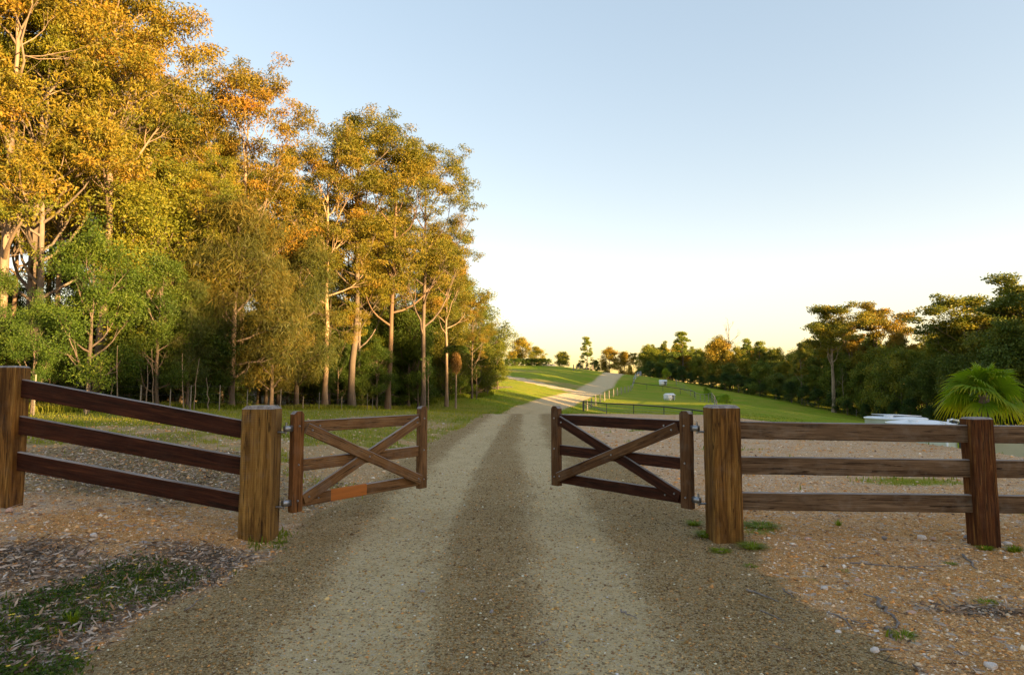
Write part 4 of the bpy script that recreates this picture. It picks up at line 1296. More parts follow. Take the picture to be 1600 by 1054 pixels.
line_fence("pipe_fence", "black pipe topped fence along the near side of the paddock", [xy(911, 70), xy(947, 65), xy(989, 60), xy(1036, 54), xy(1080, 49), xy(1135, 44)], .04, 1.15, M['post_metal'], (1.12,), .055, M['post_metal'], wires=4)
pts = []
for px, Y in [(911, 70.6), (917, 73), (923.5, 76), (930, 79), (937, 82.5), (944, 86), (951, 90), (958, 95), (964, 100), (970, 106), (976, 112), (981, 118), (985, 124), (988, 130), (990, 136)]:
    pts.append(xy(px, Y))
line_fence("post_fence", "row of wooden posts and wire beside the gravel road", pts, .07, 1.15, M['post_wire'], (), .0, M['post_wire'], wires=5)
line_fence("pipe_fence", "farther black pipe rail crossing the upper paddock", [xy(988, 131), xy(1010, 129), xy(1035, 127), xy(1062, 124), xy(1084, 120)], .04, 1.1, M['post_metal'], (1.08,), .06, M['post_metal'])
line_fence("post_fence", "grey wire fence climbing from the upper paddock corner to the road's crest", [xy(990, 137), xy(993, 143), xy(996, 149), xy(998.5, 155), xy(1001, 162)], .07, 1.2, M['galv'], (1.15,), .03, M['galv'], wires=6)
line_fence("wire_fence", "wire fence with a pale rail arching over the rise at the paddock's far side", [xy(1118, 70), xy(1115, 76), xy(1111, 83), xy(1106, 90), xy(1100, 98), xy(1093, 106), xy(1086, 114), xy(1078, 122), xy(1068, 130), xy(1056, 138)], .045, 1.25, M['post_wire'], (1.22,), .03, M['post_wire'], wires=3)
pts = [xy(896, 152), xy(901, 153), xy(906, 154), xy(911, 155.5), xy(916, 157), xy(921, 159), xy(926, 161)]
line_fence("post_fence", "short row of pale posts on the hill above the side track", pts, .09, 1.4, M['post_wire'], (), .0, M['post_wire'], wires=3)
pts = [xy(1110, 151), xy(1135, 147), xy(1160, 142), xy(1185, 136), xy(1210, 131), xy(1235, 126), xy(1260, 121), xy(1285, 116), xy(1310, 112), xy(1335, 107), xy(1360, 102), xy(1385, 98)]
line_fence("wire_fence", "low wire fence between the green slope and the dark wood", pts, .05, 1.1, M['post_wire'], (), 0, M['post_wire'], wires=3)
# corner brace of the near pipe fence
cx_, cy_ = xy(911, 70)
V_, Q_ = tubes([(np.array([(0, 0, 1.0), (2.4, -1.0, -.02)]), np.array([.045, .045]), 6)])
o = bpy.data.objects.new("brace", mesh_np("fence_brace", V_, Q_, mats=[M['post_wire']]))
_f = bpy.data.objects["pipe_fence"]
put(o, _f)
# strip of yellow-green shrubs along the paddock's far fence
for i in range(14):
    t_ = i / 13
    px = 1090 + 32 * t_
    Y = 128 - 46 * t_
    x, y = (px + 12 - 800) / FPX * Y, Y
    plant('shrub%d' % (i % 2), "shrub", "yellow-green shrub in the row outside the arched paddock fence", "shrub", x, y, 1.3, 1.5, i * 1.3, (2.8, 2.8, .8), (1, 1, 1), "shrubs outside the arched paddock fence")

# white shelters in the paddock
def shelter(label, px, py, Y, w_, d_, h_, rz):
    p = P(px, py, Y)
    g = tz(p.x, Y)
    o = thing("animal_shelter", label, "shelter", (p.x, Y, g), rz)
    s = w_ / 2
    t = .05
    prism("wall", s, t / 2, 0, h_ * .72, M['white'], o).location = (0, d_ / 2, 0)
    prism("wall", t / 2, d_ / 2 - t, 0, h_ * .72, M['white'], o).location = (-s + t / 2, 0, 0)
    prism("wall", t / 2, d_ / 2 - t, 0, h_ * .72, M['white'], o).location = (s - t / 2, 0, 0)
    prism("front_panel", s * .62, t / 2, 0, h_ * .70, M['white'], o).location = (-s * .36, -d_ / 2, 0)
    prism("roof", s + .06, d_ / 2 + .08, h_ * .725, h_ * .76, M['white'], o, h_ * .26)
    return o
shelter("small white gabled animal shelter on the grass in the middle of the paddock", 1046, 624, 92, 1.25, 1.0, .95, .3)
shelter("white animal shelter farther up the paddock below the yellow bush", 1036, 603, 136, 1.5, 1.1, 1.1, -.1)

# ------------------------------------------------------------------ water tanks
def tank(label, pxl, pxr, yrim, Y, mat, rise, roofmat, pipes=()):
    a, b = P(pxl, yrim, Y), P(pxr, yrim, Y)
    R = (b.x - a.x) / 2
    cx = (a.x + b.x) / 2
    z0 = tz(cx, Y) - .1
    H = a.z - z0
    o = thing("water_tank", label, "water tank", (cx, Y, z0))
    n, m = 64, 60
    ang = np.arange(n) / n * 2 * np.pi
    zs = np.linspace(0, H, m)
    rr = R * (1 + .006 * np.cos(np.arange(m) * np.pi))
    V_ = np.stack([rr[:, None] * np.cos(ang), rr[:, None] * np.sin(ang), np.repeat(zs[:, None], n, 1)], -1).reshape(-1, 3)
    i = np.arange(n * m).reshape(m, n)
    Q_ = np.stack([i[:-1], np.roll(i[:-1], -1, 1), np.roll(i[1:], -1, 1), i[1:]], -1).reshape(-1, 4)
    put(bpy.data.objects.new("wall", mesh_np("tank_wall", V_, Q_, mats=[mat], smooth=True)), o)
    prof = [(R * 1.02, H - .03), (R * 1.035, H), (R * 1.035, H + .045), (R * .97, H + .07), (R * .5, H + .07 + rise * .75), (.25, H + .07 + rise), (.001, H + .07 + rise)]
    V_ = np.array([[r_ * math.cos(a_), r_ * math.sin(a_), z_] for r_, z_ in prof for a_ in ang])
    i = np.arange(n * len(prof)).reshape(len(prof), n)
    Q_ = np.stack([i[:-1], np.roll(i[:-1], -1, 1), np.roll(i[1:], -1, 1), i[1:]], -1).reshape(-1, 4)
    me = mesh_np("tank_roof", V_, Q_, mats=[roofmat], smooth=False)
    put(bpy.data.objects.new("roof", me), o)
    # roof hatch and inlet
    V_, Q_ = tubes([(np.array([[0, 0, H + rise + .0], [0, 0, H + rise + .16], [0, 0, H + rise + .161]]), np.array([.24, .24, .001]), 16)])
    h_ = put(bpy.data.objects.new("hatch", mesh_np("hatch", V_, Q_, mats=[roofmat])), o)
    h_.location = (-R * .45, -R * .35, -rise * .5)
    for (dx, dy, mt, r_) in pipes:
        V_, Q_ = tubes([(np.array([[dx, dy, 0], [dx, dy, H + .12], [dx * .8, dy * .8, H + .16]]), np.array([r_] * 3), 8)])
        put(bpy.data.objects.new("pipe", mesh_np("pipe", V_, Q_, mats=[mt], smooth=True)), o)
    return o, R, H
o, R_, H_ = tank("nearer low white roofed round tank with an overflow fitting at its rim", 1392, 1484, 661.5, 33, M['tank'], .13, M['tank_roof'], [(.2, -1.66, M['white'], .05), (1.25, -1.15, M['galv_dark'], .09), (1.4, -.95, M['white'], .05)])
V_, Q_ = tubes([(np.array([[R_ - .35, -.4, H_ + .02], [R_ - .35, -.4, H_ + .2], [R_ - .2, -.5, H_ + .24], [R_ + .08, -.5, H_ + .2], [R_ + .14, -.5, H_ - .1]]), np.array([.06] * 5), 8)])
put(bpy.data.objects.new("overflow_pipe", mesh_np("overflow_pipe", V_, Q_, mats=[M['white']], smooth=True)), o)
o, R_, H_ = tank("rear round tank with pale green wall and framed white roof", 1357, 1441, 653.5, 36.5, M['tank'], .08, M['tank_roof'])
fv = prism("roof_panel", .95, .8, H_ + .13, H_ + .165, M['tank_roof'], o)
fv.rotation_euler = (0, .03, .2)
fv.location = (.1, .2, .04)
o, R_, H_ = tank("cream round tank standing low behind the fence end beside the palm", 1564, 1740, 680, 21, M['tank_cream'], .2, M['tank_cream'])
V_, Q_ = tubes([(np.array([[0, 0, 0], [0, 0, H_ * .96]]), np.array([.085, .085]), 10)])
pp = put(bpy.data.objects.new("downpipe", mesh_np("downpipe", V_, Q_, mats=[M['white']], smooth=True)), o)
pp.location = (-R_ * .93, -R_ * .50, 0)
mp_ = []
for k in range(9):
    mp_.append(([(-2.6, 0, k * .15 + .1), (2.6, 0, k * .15 + .1)], [.006, .006], 3))
for k in range(34):
    mp_.append(([(-2.6 + k * .158, 0, 0), (-2.6 + k * .158, 0, 1.35)], [.006, .006], 3))
V_, Q_ = tubes(mp_)
mx, my = xy(1640, 18.6)
o = thing("mesh_fence", "fine grey mesh fence in front of the cream round tank", "fence", (mx, my, tz(mx, my)))
put(bpy.data.objects.new("mesh_panel", mesh_np("mesh_panel", V_, Q_, mats=[M['galv']])), o)
for dx in (-2.65, 0, 2.65):
    V_, Q_ = tubes([(np.array([[dx, .03, -.2], [dx, .03, 1.42]]), np.array([.025, .025]), 6)])
    put(bpy.data.objects.new("post", mesh_np("mesh_post", V_, Q_, mats=[M['galv']])), o)

# ------------------------------------------------------------------ fan palm
pc = P(1537, 614, 13.6)
pgz = tz(pc.x, pc.y)
palm = thing("fan_palm", "fan palm with broad pleated yellow-edged leaves behind the narrow fence post", "palm", (pc.x, pc.y, pgz - .1))
zc = pc.z - pgz + .1
rg = np.random.default_rng(17)
tp = [(rg.normal(0, .01), rg.normal(0, .01), z_) for z_ in np.linspace(0, zc - .02, 24)]
V_, Q_ = tubes([(np.array(tp), np.array([.085 + .014 * (i % 2) for i in range(24)]), 12)])
put(bpy.data.objects.new("trunk", mesh_np("palm_trunk", V_, Q_, mats=[M['bark_dark']], smooth=False)), palm)
n_leaf = 22
for i in range(n_leaf):
    az = i * 2.399 + rg.normal(0, .15)
    el = math.radians(86 - 106 * ((i + .5) / n_leaf) ** 1.05 + rg.normal(0, 5))   # young upright, old hanging
    pl = .34 + .10 * rg.random()
    FR = .54 + .09 * rg.random()
    roll = rg.normal(0, .55)
    dirp = np.array([math.cos(el), 0, math.sin(el)])
    pet = np.array([[0, 0, 0], dirp * pl * .5 + [0, 0, -.01], dirp * pl + [0, 0, -.04]])
    vv, qq = tubes([(pet, np.array([.014, .010, .008]), 5)])
    hub = pet[-1]
    el2 = el - .20
    ax = np.array([math.cos(el2), 0, math.sin(el2)])
    side0 = np.array([0, 1.0, 0])
    side = side0 * math.cos(roll) + np.cross(ax, side0) * math.sin(roll)
    nr = np.cross(ax, side)
    nr = nr if nr[2] > 0 else -nr
    VV, FF, RN = [vv], [qq], [np.full(len(vv), .15)]
    base = len(vv)
    nl_ = 26
    span = math.radians(112)
    rows = np.array([0.02, .2, .4, .6, .78, .9, 1.0])
    dphi = 2 * span / nl_
    old = i / n_leaf
    for j in range(nl_):
        a_ = -span + dphi * (j + .5) + rg.normal(0, .012)
        fr_ = FR * (1 - .28 * (abs(a_) / span) ** 2) * rg.uniform(.93, 1.05)
        dd = ax * math.cos(a_) + side * math.sin(a_)
        pp = -ax * math.sin(a_) + side * math.cos(a_)
        hw = np.where(rows < .58, rows * math.tan(dphi / 2), .58 * math.tan(dphi / 2) * (1 - (rows - .58) / .44)) * 1.02
        droop = -(.10 + .10 * old + .05 * rg.random()) * np.maximum(0, rows - .35) ** 2 / .42 * 1.5
        cup = .10 * abs(math.sin(a_))
        for k, s_ in enumerate(rows):
            c_ = hub + dd * fr_ * s_ + nr * (cup * s_) + np.array([0, 0, droop[k]])
            fold = nr * hw[k] * fr_ * .9
            VV.append(np.array([c_ - pp * hw[k] * fr_, c_ + fold, c_ + pp * hw[k] * fr_]))
            RN.append(np.full(3, np.clip(.08 + .62 * s_ ** 3 + rg.uniform(-.08, .08) + .30 * old * s_, 0, 1)))
        K = len(rows)
        f = []
        for k in range(K - 1):
            a0 = base + k * 3
            f += [(a0, a0 + 1, a0 + 4, a0 + 3), (a0 + 1, a0 + 2, a0 + 5, a0 + 4)]
        FF.append(np.array(f))
        base += 3 * K
    me = mesh_np("fan_leaf", np.vstack(VV), np.vstack(FF), None, {"rnd": np.concatenate(RN)}, [M['leaf_palm']])
    lo = put(bpy.data.objects.new("leaf", me), palm)
    lo.location = (0, 0, zc - .12 + .02 * (n_leaf - i) / n_leaf)
    lo.rotation_euler = (0, 0, az)

# ------------------------------------------------------------------ scattered gravel, litter, grass
def polar_samples(n, r0, r1, rng, a0=-43, a1=43, p=1.0):
    u = rng.random(n)
    r = r0 * (r1 / r0) ** (u ** p)
    a = np.radians(rng.uniform(a0, a1, n))
    return r * np.sin(a), r * np.cos(a)

def pebbles(name, n, r0, r1, s0, s1, seed, keep, colf, flat=.6):
    rng = np.random.default_rng(seed)
    x, y = polar_samples(n, r0, r1, rng)
    mk = masks(x, y)
    k = rng.random(n) < keep(mk, x, y)
    x, y = x[k], y[k]
    mk = {a: b[k] for a, b in mk.items()}
    n = len(x)
    z = terrain(x, y)
    s = s0 * (s1 / s0) ** (rng.random(n) ** 2.2)
    s = s * (0.7 + 0.09 * np.hypot(x, y))
    octv = np.array([[1, 0, 0], [0, 1, 0], [-1, 0, 0], [0, -1, 0], [0, 0, 1], [0, 0, -1.0]])
    B = octv[None] * (0.6 + .8 * rng.random((n, 6, 1))) + rng.normal(0, .15, (n, 6, 3))
    B[:, :, 2] *= flat
    a = rng.uniform(0, 6.28, n)
    ca, sa = np.cos(a)[:, None], np.sin(a)[:, None]
    bx = B[:, :, 0] * ca - B[:, :, 1] * sa
    by = B[:, :, 0] * sa + B[:, :, 1] * ca
    V_ = np.stack([bx, by, B[:, :, 2]], -1) * s[:, None, None] + np.stack([x, y, z + s * .15], -1)[:, None]
    F = np.array([(0, 1, 4), (1, 2, 4), (2, 3, 4), (3, 0, 4), (1, 0, 5), (2, 1, 5), (3, 2, 5), (0, 3, 5)])
    T_ = (F[None] + (np.arange(n) * 6)[:, None, None]).reshape(-1, 3)
    c = colf(rng, n, mk, x, y)
    me = mesh_np(name, V_.reshape(-1, 3), None, T_, {"col": np.repeat(c, 6, 0)}, [M['peb']])
    put(bpy.data.objects.new(name, me), None, kind='stuff', label="loose small stones lying over the gravel", category="gravel")
m, n, b, out = new_mat("pebble")
at = N(n, "ShaderNodeAttribute", attribute_name="col")
n.links.new(at.outputs["Color"], b.inputs["Base Color"])
b.inputs["Roughness"].default_value = .85
b.inputs["Specular IOR Level"].default_value = .2
M['peb'] = m
def pal(rng, n, cols, w_):
    cols = np.array(cols)
    k = rng.choice(len(cols), n, p=np.array(w_) / sum(w_))
    return cols[k] * rng.uniform(.75, 1.2, (n, 1))
def col_any(rng, n, mk, x, y):
    a = pal(rng, n, [(.19, .12, .045), (.33, .23, .11), (.10, .065, .035), (.56, .50, .40), (.42, .22, .08)], [5, 5, 3, .5, 1])
    b_ = pal(rng, n, [(.60, .36, .16), (.66, .50, .33), (.55, .26, .08), (.72, .64, .54), (.24, .14, .08)], [4, 3, 4, 1.0, 2])
    a = a * (1.25 + .75 * mk['track'][:, None]) * [1.06, 1.0, .92]
    a = np.minimum(a, .7)
    b_ = b_ * 1.12
    r_ = mk['road'][:, None] > .5
    return np.where(r_, a, b_)
pebbles("loose_gravel", 60000, 2.3, 26, .0025, .011, 1, lambda mk, x, y: np.where(mk['road'] > .5, .75 - .45 * mk['track'], .75 - .5 * mk['grass']), col_any)
pebbles("fine_gravel", 85000, 2.3, 10, .0035, .010, 6, lambda mk, x, y: np.where(mk['road'] > .5, .75 - .40 * mk['track'], .80 - .4 * mk['grass']), col_any)
pebbles("loose_stones", 14000, 2.4, 22, .007, .021, 2, lambda mk, x, y: np.where(mk['road'] > .5, .05, .85 - .5 * mk['grass']), col_any)

# leaf litter
m, n, b, out = new_mat("litter_leaf")
at = N(n, "ShaderNodeAttribute", attribute_name="col")
n.links.new(at.outputs["Color"], b.inputs["Base Color"])
b.inputs["Roughness"].default_value = .8
M['litter'] = m
rng = np.random.default_rng(44)
x, y = polar_samples(170000, 2.4, 16, rng)
mk = masks(x, y)
k = (rng.random(len(x)) < np.clip(mk['litter'] * .9, 0, 1) + .012 * (mk['road'] < .5)) & (rng.random(len(x)) > mk['road'])
x, y = x[k], y[k]
z = terrain(x, y)
n_ = len(x)
d = rng.normal(size=(n_, 3))
d[:, 2] *= .28
L = rng.uniform(.025, .075, n_)
V_ = leaf_quads(np.stack([x, y, z + rng.uniform(.004, .03, n_)], -1), d, L, L * .2, rng)
V_[:, 2] = np.maximum(V_[:, 2], np.repeat(z, 4) + .002)
c = pal(rng, n_, [(.26, .20, .155), (.44, .36, .29), (.10, .07, .05), (.36, .21, .11), (.60, .50, .40)], [4, 3, 3, 1.5, 1])
put(bpy.data.objects.new("leaf_litter", mesh_np("leaf_litter", V_, np.arange(n_ * 4).reshape(-1, 4), None, {"col": np.repeat(c, 4, 0)}, [M['litter']])), None, kind='stuff', label="grey dry gum leaves and twigs lying under the fence", category="leaf litter")

def blades(name, x, y, h, rng, mat, lab, cat="grass", width=.004, lean=.5):
    n_ = len(x)
    z = terrain(x, y) - .005
    a = rng.uniform(0, 6.28, n_)
    sx, sy = np.cos(a), np.sin(a)
    la = rng.uniform(0, 6.28, n_)
    ll = rng.random(n_) * lean * h
    lx, ly = np.cos(la) * ll, np.sin(la) * ll
    wd = width * rng.uniform(.7, 1.4, n_) * (1 + .06 * np.hypot(x, y))
    p = np.stack([x, y, z], -1)
    s = np.stack([sx * wd, sy * wd, np.zeros(n_)], -1)
    mid = p + np.stack([lx * .35, ly * .35, h * .6], -1)
    tip = p + np.stack([lx, ly, h * (1 - .25 * ll / h)], -1)
    V_ = np.stack([p - s, p + s, mid + s * .7, mid - s * .7, tip], 1).reshape(-1, 3)
    i = np.arange(n_) * 5
    Q_ = np.stack([i, i + 1, i + 2, i + 3], -1)
    T_ = np.stack([i + 3, i + 2, i + 4], -1)
    r_ = np.clip(rng.random(n_) * .6 + .4 * vnoise(x, y, .8, 3) + .35 * (x < -1.2) * (y > 6) * (y < 50) - .3 * (y < 5.2), 0, 1)
    me = mesh_np(name, V_, Q_, T_, {"rnd": np.repeat(r_, 5)}, [mat])
    return put(bpy.data.objects.new(name, me), None, kind='stuff', label=lab, category=cat)

rng = np.random.default_rng(55)
x, y = polar_samples(230000, 2.4, 75, rng, p=.75)
mk = masks(x, y)
cl = vnoise(x, y, 7, 66) * .5 + vnoise(x, y, 2.2, 67) * .5
k = rng.random(len(x)) < np.clip(mk['grass'] * smooth(.28, .62, cl) * 1.1, 0, 1)
k &= forest_depth(x, y) < 3
k |= (rng.random(len(x)) < mk['weed'] * .5 * (1 - mk['road']))
x, y = x[k], y[k]
r_ = np.hypot(x, y)
h = rng.uniform(.02, .065, len(x)) * (1 + .035 * np.minimum(r_, 40)) * np.where(y < 5, .8, 1)
blades("grass", x, y, h, rng, M['grass'], "patchy green grass growing over the gravel and beyond")
# rank grass along the foot of the wood
x = rng.uniform(-22, -2, 26000)
y = np.interp(x, FOREST[:, 0], FOREST[:, 1]) + rng.normal(-.6, 1.0, len(x))
blades("rank_grass", x, y, rng.uniform(.12, .42, len(x)), rng, M['grass'], "tall rank grass along the foot of the wood", width=.007)
# broad leaved weeds with yellow flowers beside the drive
x, y = polar_samples(60000, 2.5, 5.2, rng, -43, -20)
mk = masks(x, y)
k = rng.random(len(x)) < mk['weed'] * (.25 + .75 * smooth(.35, .6, vnoise(x, y, 9, 5))) * (1 - mk['road'])
x, y = x[k], y[k]
n_ = len(x)
z = terrain(x, y)
d = rng.normal(size=(n_, 3))
d[:, 2] = np.abs(d[:, 2]) * .6
V_ = leaf_quads(np.stack([x, y, z + rng.uniform(.0, .045, n_)], -1), d, rng.uniform(.012, .035, n_), rng.uniform(.006, .013, n_), rng)
o = put(bpy.data.objects.new("weeds", mesh_np("weeds", V_, np.arange(n_ * 4).reshape(-1, 4), None, {"rnd": np.repeat(rng.random(n_), 4)}, [M['leaf_green']])), None, kind='stuff', label="low leafy green weeds along the edge of the drive", category="weeds")
o.color = (.62, .80, .5, 1)
kk = rng.choice(n_, 40, replace=False)
VV, QQ = [], []
for j, q in enumerate(kk):
    c = np.array([x[q], y[q], z[q] + .055 + rng.random() * .02])
    for pz in range(5):
        a = pz * 1.2566 + rng.random()
        dd = np.array([math.cos(a), math.sin(a), .25])
        ss = np.array([-math.sin(a), math.cos(a), 0])
        b0 = len(VV)
        VV += [c, c + dd * .006 + ss * .004, c + dd * .011, c + dd * .006 - ss * .004]
        QQ.append((b0, b0 + 1, b0 + 2, b0 + 3))
put(bpy.data.objects.new("flowers", mesh_np("flowers", np.array(VV), np.array(QQ), mats=[M['flower']])), None, kind='stuff', label="tiny yellow flowers among the weeds beside the drive", category="flowers")

x, y = polar_samples(5200, 2.5, 14, rng)
mk = masks(x, y)
k = rng.random(len(x)) < np.where(mk['road'] > .5, .03, .16 + .4 * ell(x, y, 2.3, 3.4, .9, .5)) + .3 * mk['litter']
x, y = x[k], y[k]
n_ = len(x)
z = terrain(x, y)
d = rng.normal(size=(n_, 3))
d[:, 2] *= .06
V_ = leaf_quads(np.stack([x, y, z + .007], -1), d, rng.uniform(.04, .20, n_), rng.uniform(.003, .007, n_), rng)
V_[:, 2] = np.maximum(V_[:, 2], np.repeat(z, 4) + .004)
c = pal(rng, n_, [(.16, .11, .08), (.34, .28, .22), (.07, .045, .03)], [3, 2, 2])
put(bpy.data.objects.new("twigs", mesh_np("twigs", V_, np.arange(n_ * 4).reshape(-1, 4), None, {"col": np.repeat(c, 4, 0)}, [M['litter']])), None, kind='stuff', label="thin broken twigs strewn over the verges", category="twigs")

# single grass tufts round the posts
def tuft(px, py, rad, hh, nb, label, seed):
    p = G(px, py)
    rg_ = np.random.default_rng(seed)
    a = rg_.uniform(0, 6.28, nb)
    r0 = rad * .45 * rg_.random(nb) ** .5
    bx, by = np.cos(a) * r0, np.sin(a) * r0 * .8
    h = hh * rg_.uniform(.5, 1.1, nb)
    out_ = rad * rg_.uniform(.3, 1.0, nb)
    base = np.stack([bx, by, np.zeros(nb) - .01], -1)
    dirx = np.stack([np.cos(a), np.sin(a), np.zeros(nb)], -1)
    s = np.stack([-np.sin(a), np.cos(a), np.zeros(nb)], -1) * .0032
    mid = base + dirx * out_[:, None] * .4 + np.array([0, 0, 1.0]) * (h * .7)[:, None]
    tip = base + dirx * out_[:, None] + np.array([0, 0, 1.0]) * (h * .75)[:, None]
    V_ = np.stack([base - s, base + s, mid + s * .8, mid - s * .8, tip], 1).reshape(-1, 3)
    i = np.arange(nb) * 5
    me = mesh_np("grass_tuft", V_, np.stack([i, i + 1, i + 2, i + 3], -1), np.stack([i + 3, i + 2, i + 4], -1), {"rnd": np.repeat(rg_.random(nb) * .8, 5)}, [M['grass']])
    o = bpy.data.objects.new("grass_tuft", me)
    o.location = (p.x, p.y, p.z)
    o.color = (1.2, 1.25, .8, 1)
    put(o, None, label=label, category="grass tuft", group="grass tufts round the posts")
for i, (px, py, rad, hh, nb, lab) in enumerate([
    (1176, 856, .13, .06, 260, "bright green tuft at the golden post's outer foot"),
    (1126, 862, .10, .035, 160, "flat green tuft in front of the golden post"),
    (1172, 884, .06, .025, 70, "small dark tuft on the drive's edge below the golden post"),
    (1188, 822, .20, .05, 260, "spreading tuft behind the golden post under the lowest rail"),
    (1102, 838, .12, .07, 200, "green tuft at the golden post's gate side"),
    (1084, 820, .10, .06, 150, "tuft under the darker gate's hinge stile"),
    (1540, 858, .08, .04, 110, "tuft in front of the narrow reddish post"),
    (1585, 862, .08, .07, 110, "tuft of grass beyond the narrow post at the picture's edge"),
    (1320, 893, .05, .03, 60, "tiny tuft on the orange gravel in the open"),
    (1485, 882, .06, .03, 70, "small yellowish tuft before the narrow reddish post"),
    (1412, 997, .08, .05, 80, "pale tuft among the fallen sticks"),
    (1542, 943, .08, .04, 80, "tuft growing on the grey litter streak"),
    (112, 975, .06, .09, 60, "upright bright tuft standing out of the leafy weeds"),
    (436, 848, .08, .035, 110, "short tuft at the weathered gate post's foot"),
    (1310, 820, .05, .07, 40, "thin dark tuft under the level fence")]):
    tuft(px, py, rad, hh, nb, lab, 500 + i)

# fallen sticks
def stick(label, pts, r, px_mat='stick', seed=0, extra=()):
    rg_ = np.random.default_rng(seed)
    P3 = [G(a, b_) + Vector((0, 0, r * .8)) for a, b_ in pts]
    base = P3[0]
    fine = []
    for a, b_ in zip(P3[:-1], P3[1:]):
        for k in range(4):
            q = a.lerp(b_, k / 4)
            fine.append([q.x + rg_.normal(0, r * .8), q.y + rg_.normal(0, r * .8), q.z + abs(rg_.normal(0, r * .5))])
    fine.append(list(P3[-1]))
    fine = np.array(fine)
    polys = [(fine - np.array(base), r * (1 - .6 * np.linspace(0, 1, len(fine))), 6)]
    for ex in extra:
        E = np.array([list(G(a, b_) + Vector((0, 0, r))) for a, b_ in ex])
        polys.append((E - np.array(base), np.linspace(r * .7, r * .3, len(E)), 5))
    V_, Q_ = tubes(polys, noise=.3, rng=rg_)
    o = bpy.data.objects.new("fallen_stick", mesh_np("fallen_stick", V_, Q_, mats=[M[px_mat]], smooth=True))
    o.location = base
    put(o, None, label=label, category="stick", group="fallen sticks on the gravel")
for i, a in enumerate([
    ("crooked forked grey branch lying at the drive's edge", [(1371, 937), (1378, 952), (1394, 964), (1404, 976)], .013, [[(1404, 976), (1400, 985)], [(1350, 932), (1371, 937)]]),
    ("short pale stick lying below the forked branch", [(1387, 983), (1391, 993), (1397, 1001)], .010, []),
    ("straight dark stick on the olive gravel", [(1168, 923), (1192, 932), (1217, 942)], .008, []),
    ("thin dark twig below the straight stick", [(1188, 955), (1208, 963), (1226, 971)], .005, []),
    ("long thin twig lying across the orange gravel", [(1328, 880), (1370, 883), (1420, 887), (1482, 884)], .006, [[(1420, 887), (1460, 893)]]),
    ("dark short branch in front of the narrow reddish post", [(1502, 868), (1514, 878), (1527, 891)], .011, []),
    ("long bent twig running along the drive's edge", [(1292, 958), (1320, 968), (1345, 976), (1390, 975)], .006, [[(1320, 968), (1332, 985)]]),
    ("thin straight twig near the level fence", [(1302, 872), (1326, 872), (1350, 871)], .005, []),
    ("twig lying across the pale wheel track", [(970, 957), (982, 962), (994, 968)], .006, []),
    ("twig ending at the grey litter streak", [(1430, 950), (1470, 953), (1535, 945)], .007, []),
    ("brown twig low in the stony corner", [(1370, 1018), (1400, 1018), (1432, 1019)], .006, []),
    ("thin twig on the sandy wheel track's outer edge", [(858, 1000), (850, 1004), (838, 1010)], .004, []),
    ("twig lying where the weeds meet the drive", [(290, 955), (305, 945), (322, 930)], .005, []),
    ("dark twig beyond the straight stick on the drive's edge", [(1224, 920), (1232, 928), (1240, 934)], .006, [])]):
    stick(a[0], a[1], a[2], 'stick', 700 + i, a[3])

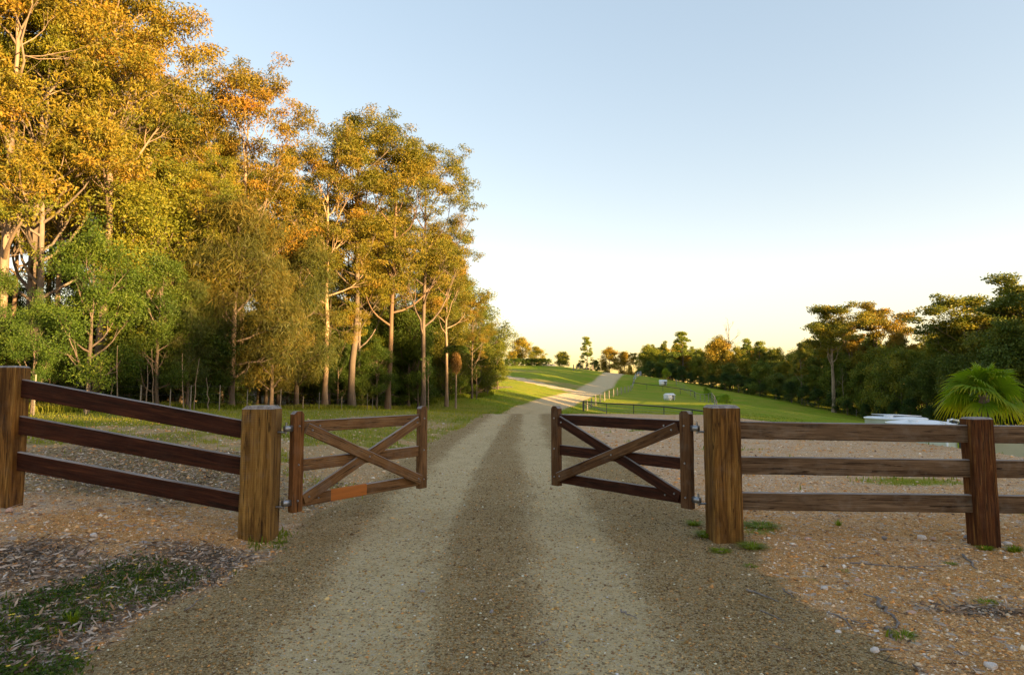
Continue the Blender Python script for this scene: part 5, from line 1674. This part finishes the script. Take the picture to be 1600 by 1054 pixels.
# larger stones
def stone(px, py, s, label, col, seed, flat=.6):
    p = G(px, py)
    rg_ = np.random.default_rng(seed)
    bm = bmesh.new()
    bmesh.ops.create_icosphere(bm, subdivisions=2, radius=1)
    ax = rg_.normal(size=(7, 3))
    ax /= np.linalg.norm(ax, axis=1)[:, None]
    cut = rg_.uniform(.6, .95, 7)
    for v in bm.verts:
        c = np.array(v.co)
        for a_, k_ in zip(ax, cut):
            d_ = c @ a_
            if d_ > k_:
                c = c - a_ * (d_ - k_)
        v.co = Vector(c * [s, s * .75, s * flat] + rg_.normal(0, s * .02, 3))
    me = bpy.data.meshes.new("stone")
    bm.to_mesh(me)
    bm.free()
    me.materials.append(M['stone'])
    o = bpy.data.objects.new("stone", me)
    o.location = (p.x, p.y, p.z + s * flat * .35)
    o.rotation_euler = (0, 0, rg_.uniform(0, 6))
    o.color = (*col, 1)
    put(o, None, label=label, category="stone", group="stones lying on the gravel")
W_, GY, PK, BG = (1.3, 1.4, 1.5), (.6, .65, .75), (1.1, .85, .75), (1.1, .9, .65)
for i, (px, py, s, lab, c, fl_) in enumerate([
    (379, 841, .032, "round pale stone at the weathered gate post's corner", W_, .8),
    (223, 849, .034, "flat dark grey stone on the orange patch", GY, .5),
    (146, 838, .028, "pale pebble on the gravel before the sloping fence", W_, .8),
    (128, 866, .034, "pinkish stone near the grey litter", PK, .6),
    (1275, 899, .027, "smooth beige stone beside the drive", BG, .7),
    (1256, 897, .016, "small white stone next to the smooth beige one", W_, .7),
    (1289, 920, .026, "white angular stone at the drive's edge", W_, .7),
    (1340, 909, .022, "pinkish knobbly stone on the orange gravel", PK, .9),
    (1425, 959, .038, "large flat pale stone by the forked branch", PK, .35),
    (1440, 841, .050, "broad whitish rock under the level fence", W_, .5),
    (1458, 842, .030, "smaller rock touching the broad whitish rock", PK, .5),
    (1512, 841, .040, "grey rock at the foot of the narrow reddish post", GY, .6),
    (1574, 850, .036, "pale flat rock beyond the narrow post", W_, .5),
    (1262, 843, .034, "pinkish white rock between the posts of the level fence", PK, .6),
    (1382, 841, .028, "dark rock under the middle of the level fence", GY, .6),
    (1549, 1042, .035, "white stone in the lower stony corner", W_, .6),
    (1368, 1018, .030, "whitish stone beside the brown twig", W_, .5),
    (1370, 988, .024, "pale flake of stone near the short stick", W_, .4),
    (1310, 988, .020, "pale chip on the olive gravel edge", W_, .5),
    (660, 924, .020, "grey stone pressed into the sandy wheel track", GY, .4),
    (768, 957, .016, "dark stone on the crown of the drive", GY, .8),
    (742, 936, .012, "white chip on the crown of the drive", W_, .6),
    (1548, 838, .03, "small rock right behind the narrow post's foot", PK, .5),
    (362, 836, .022, "small stone behind the weathered gate post's corner", BG, .7),
    (15, 800, .045, "pale rock at the foot of the tall end post", PK, .6)]):
    stone(px, py, s, lab, c, 900 + i, fl_)
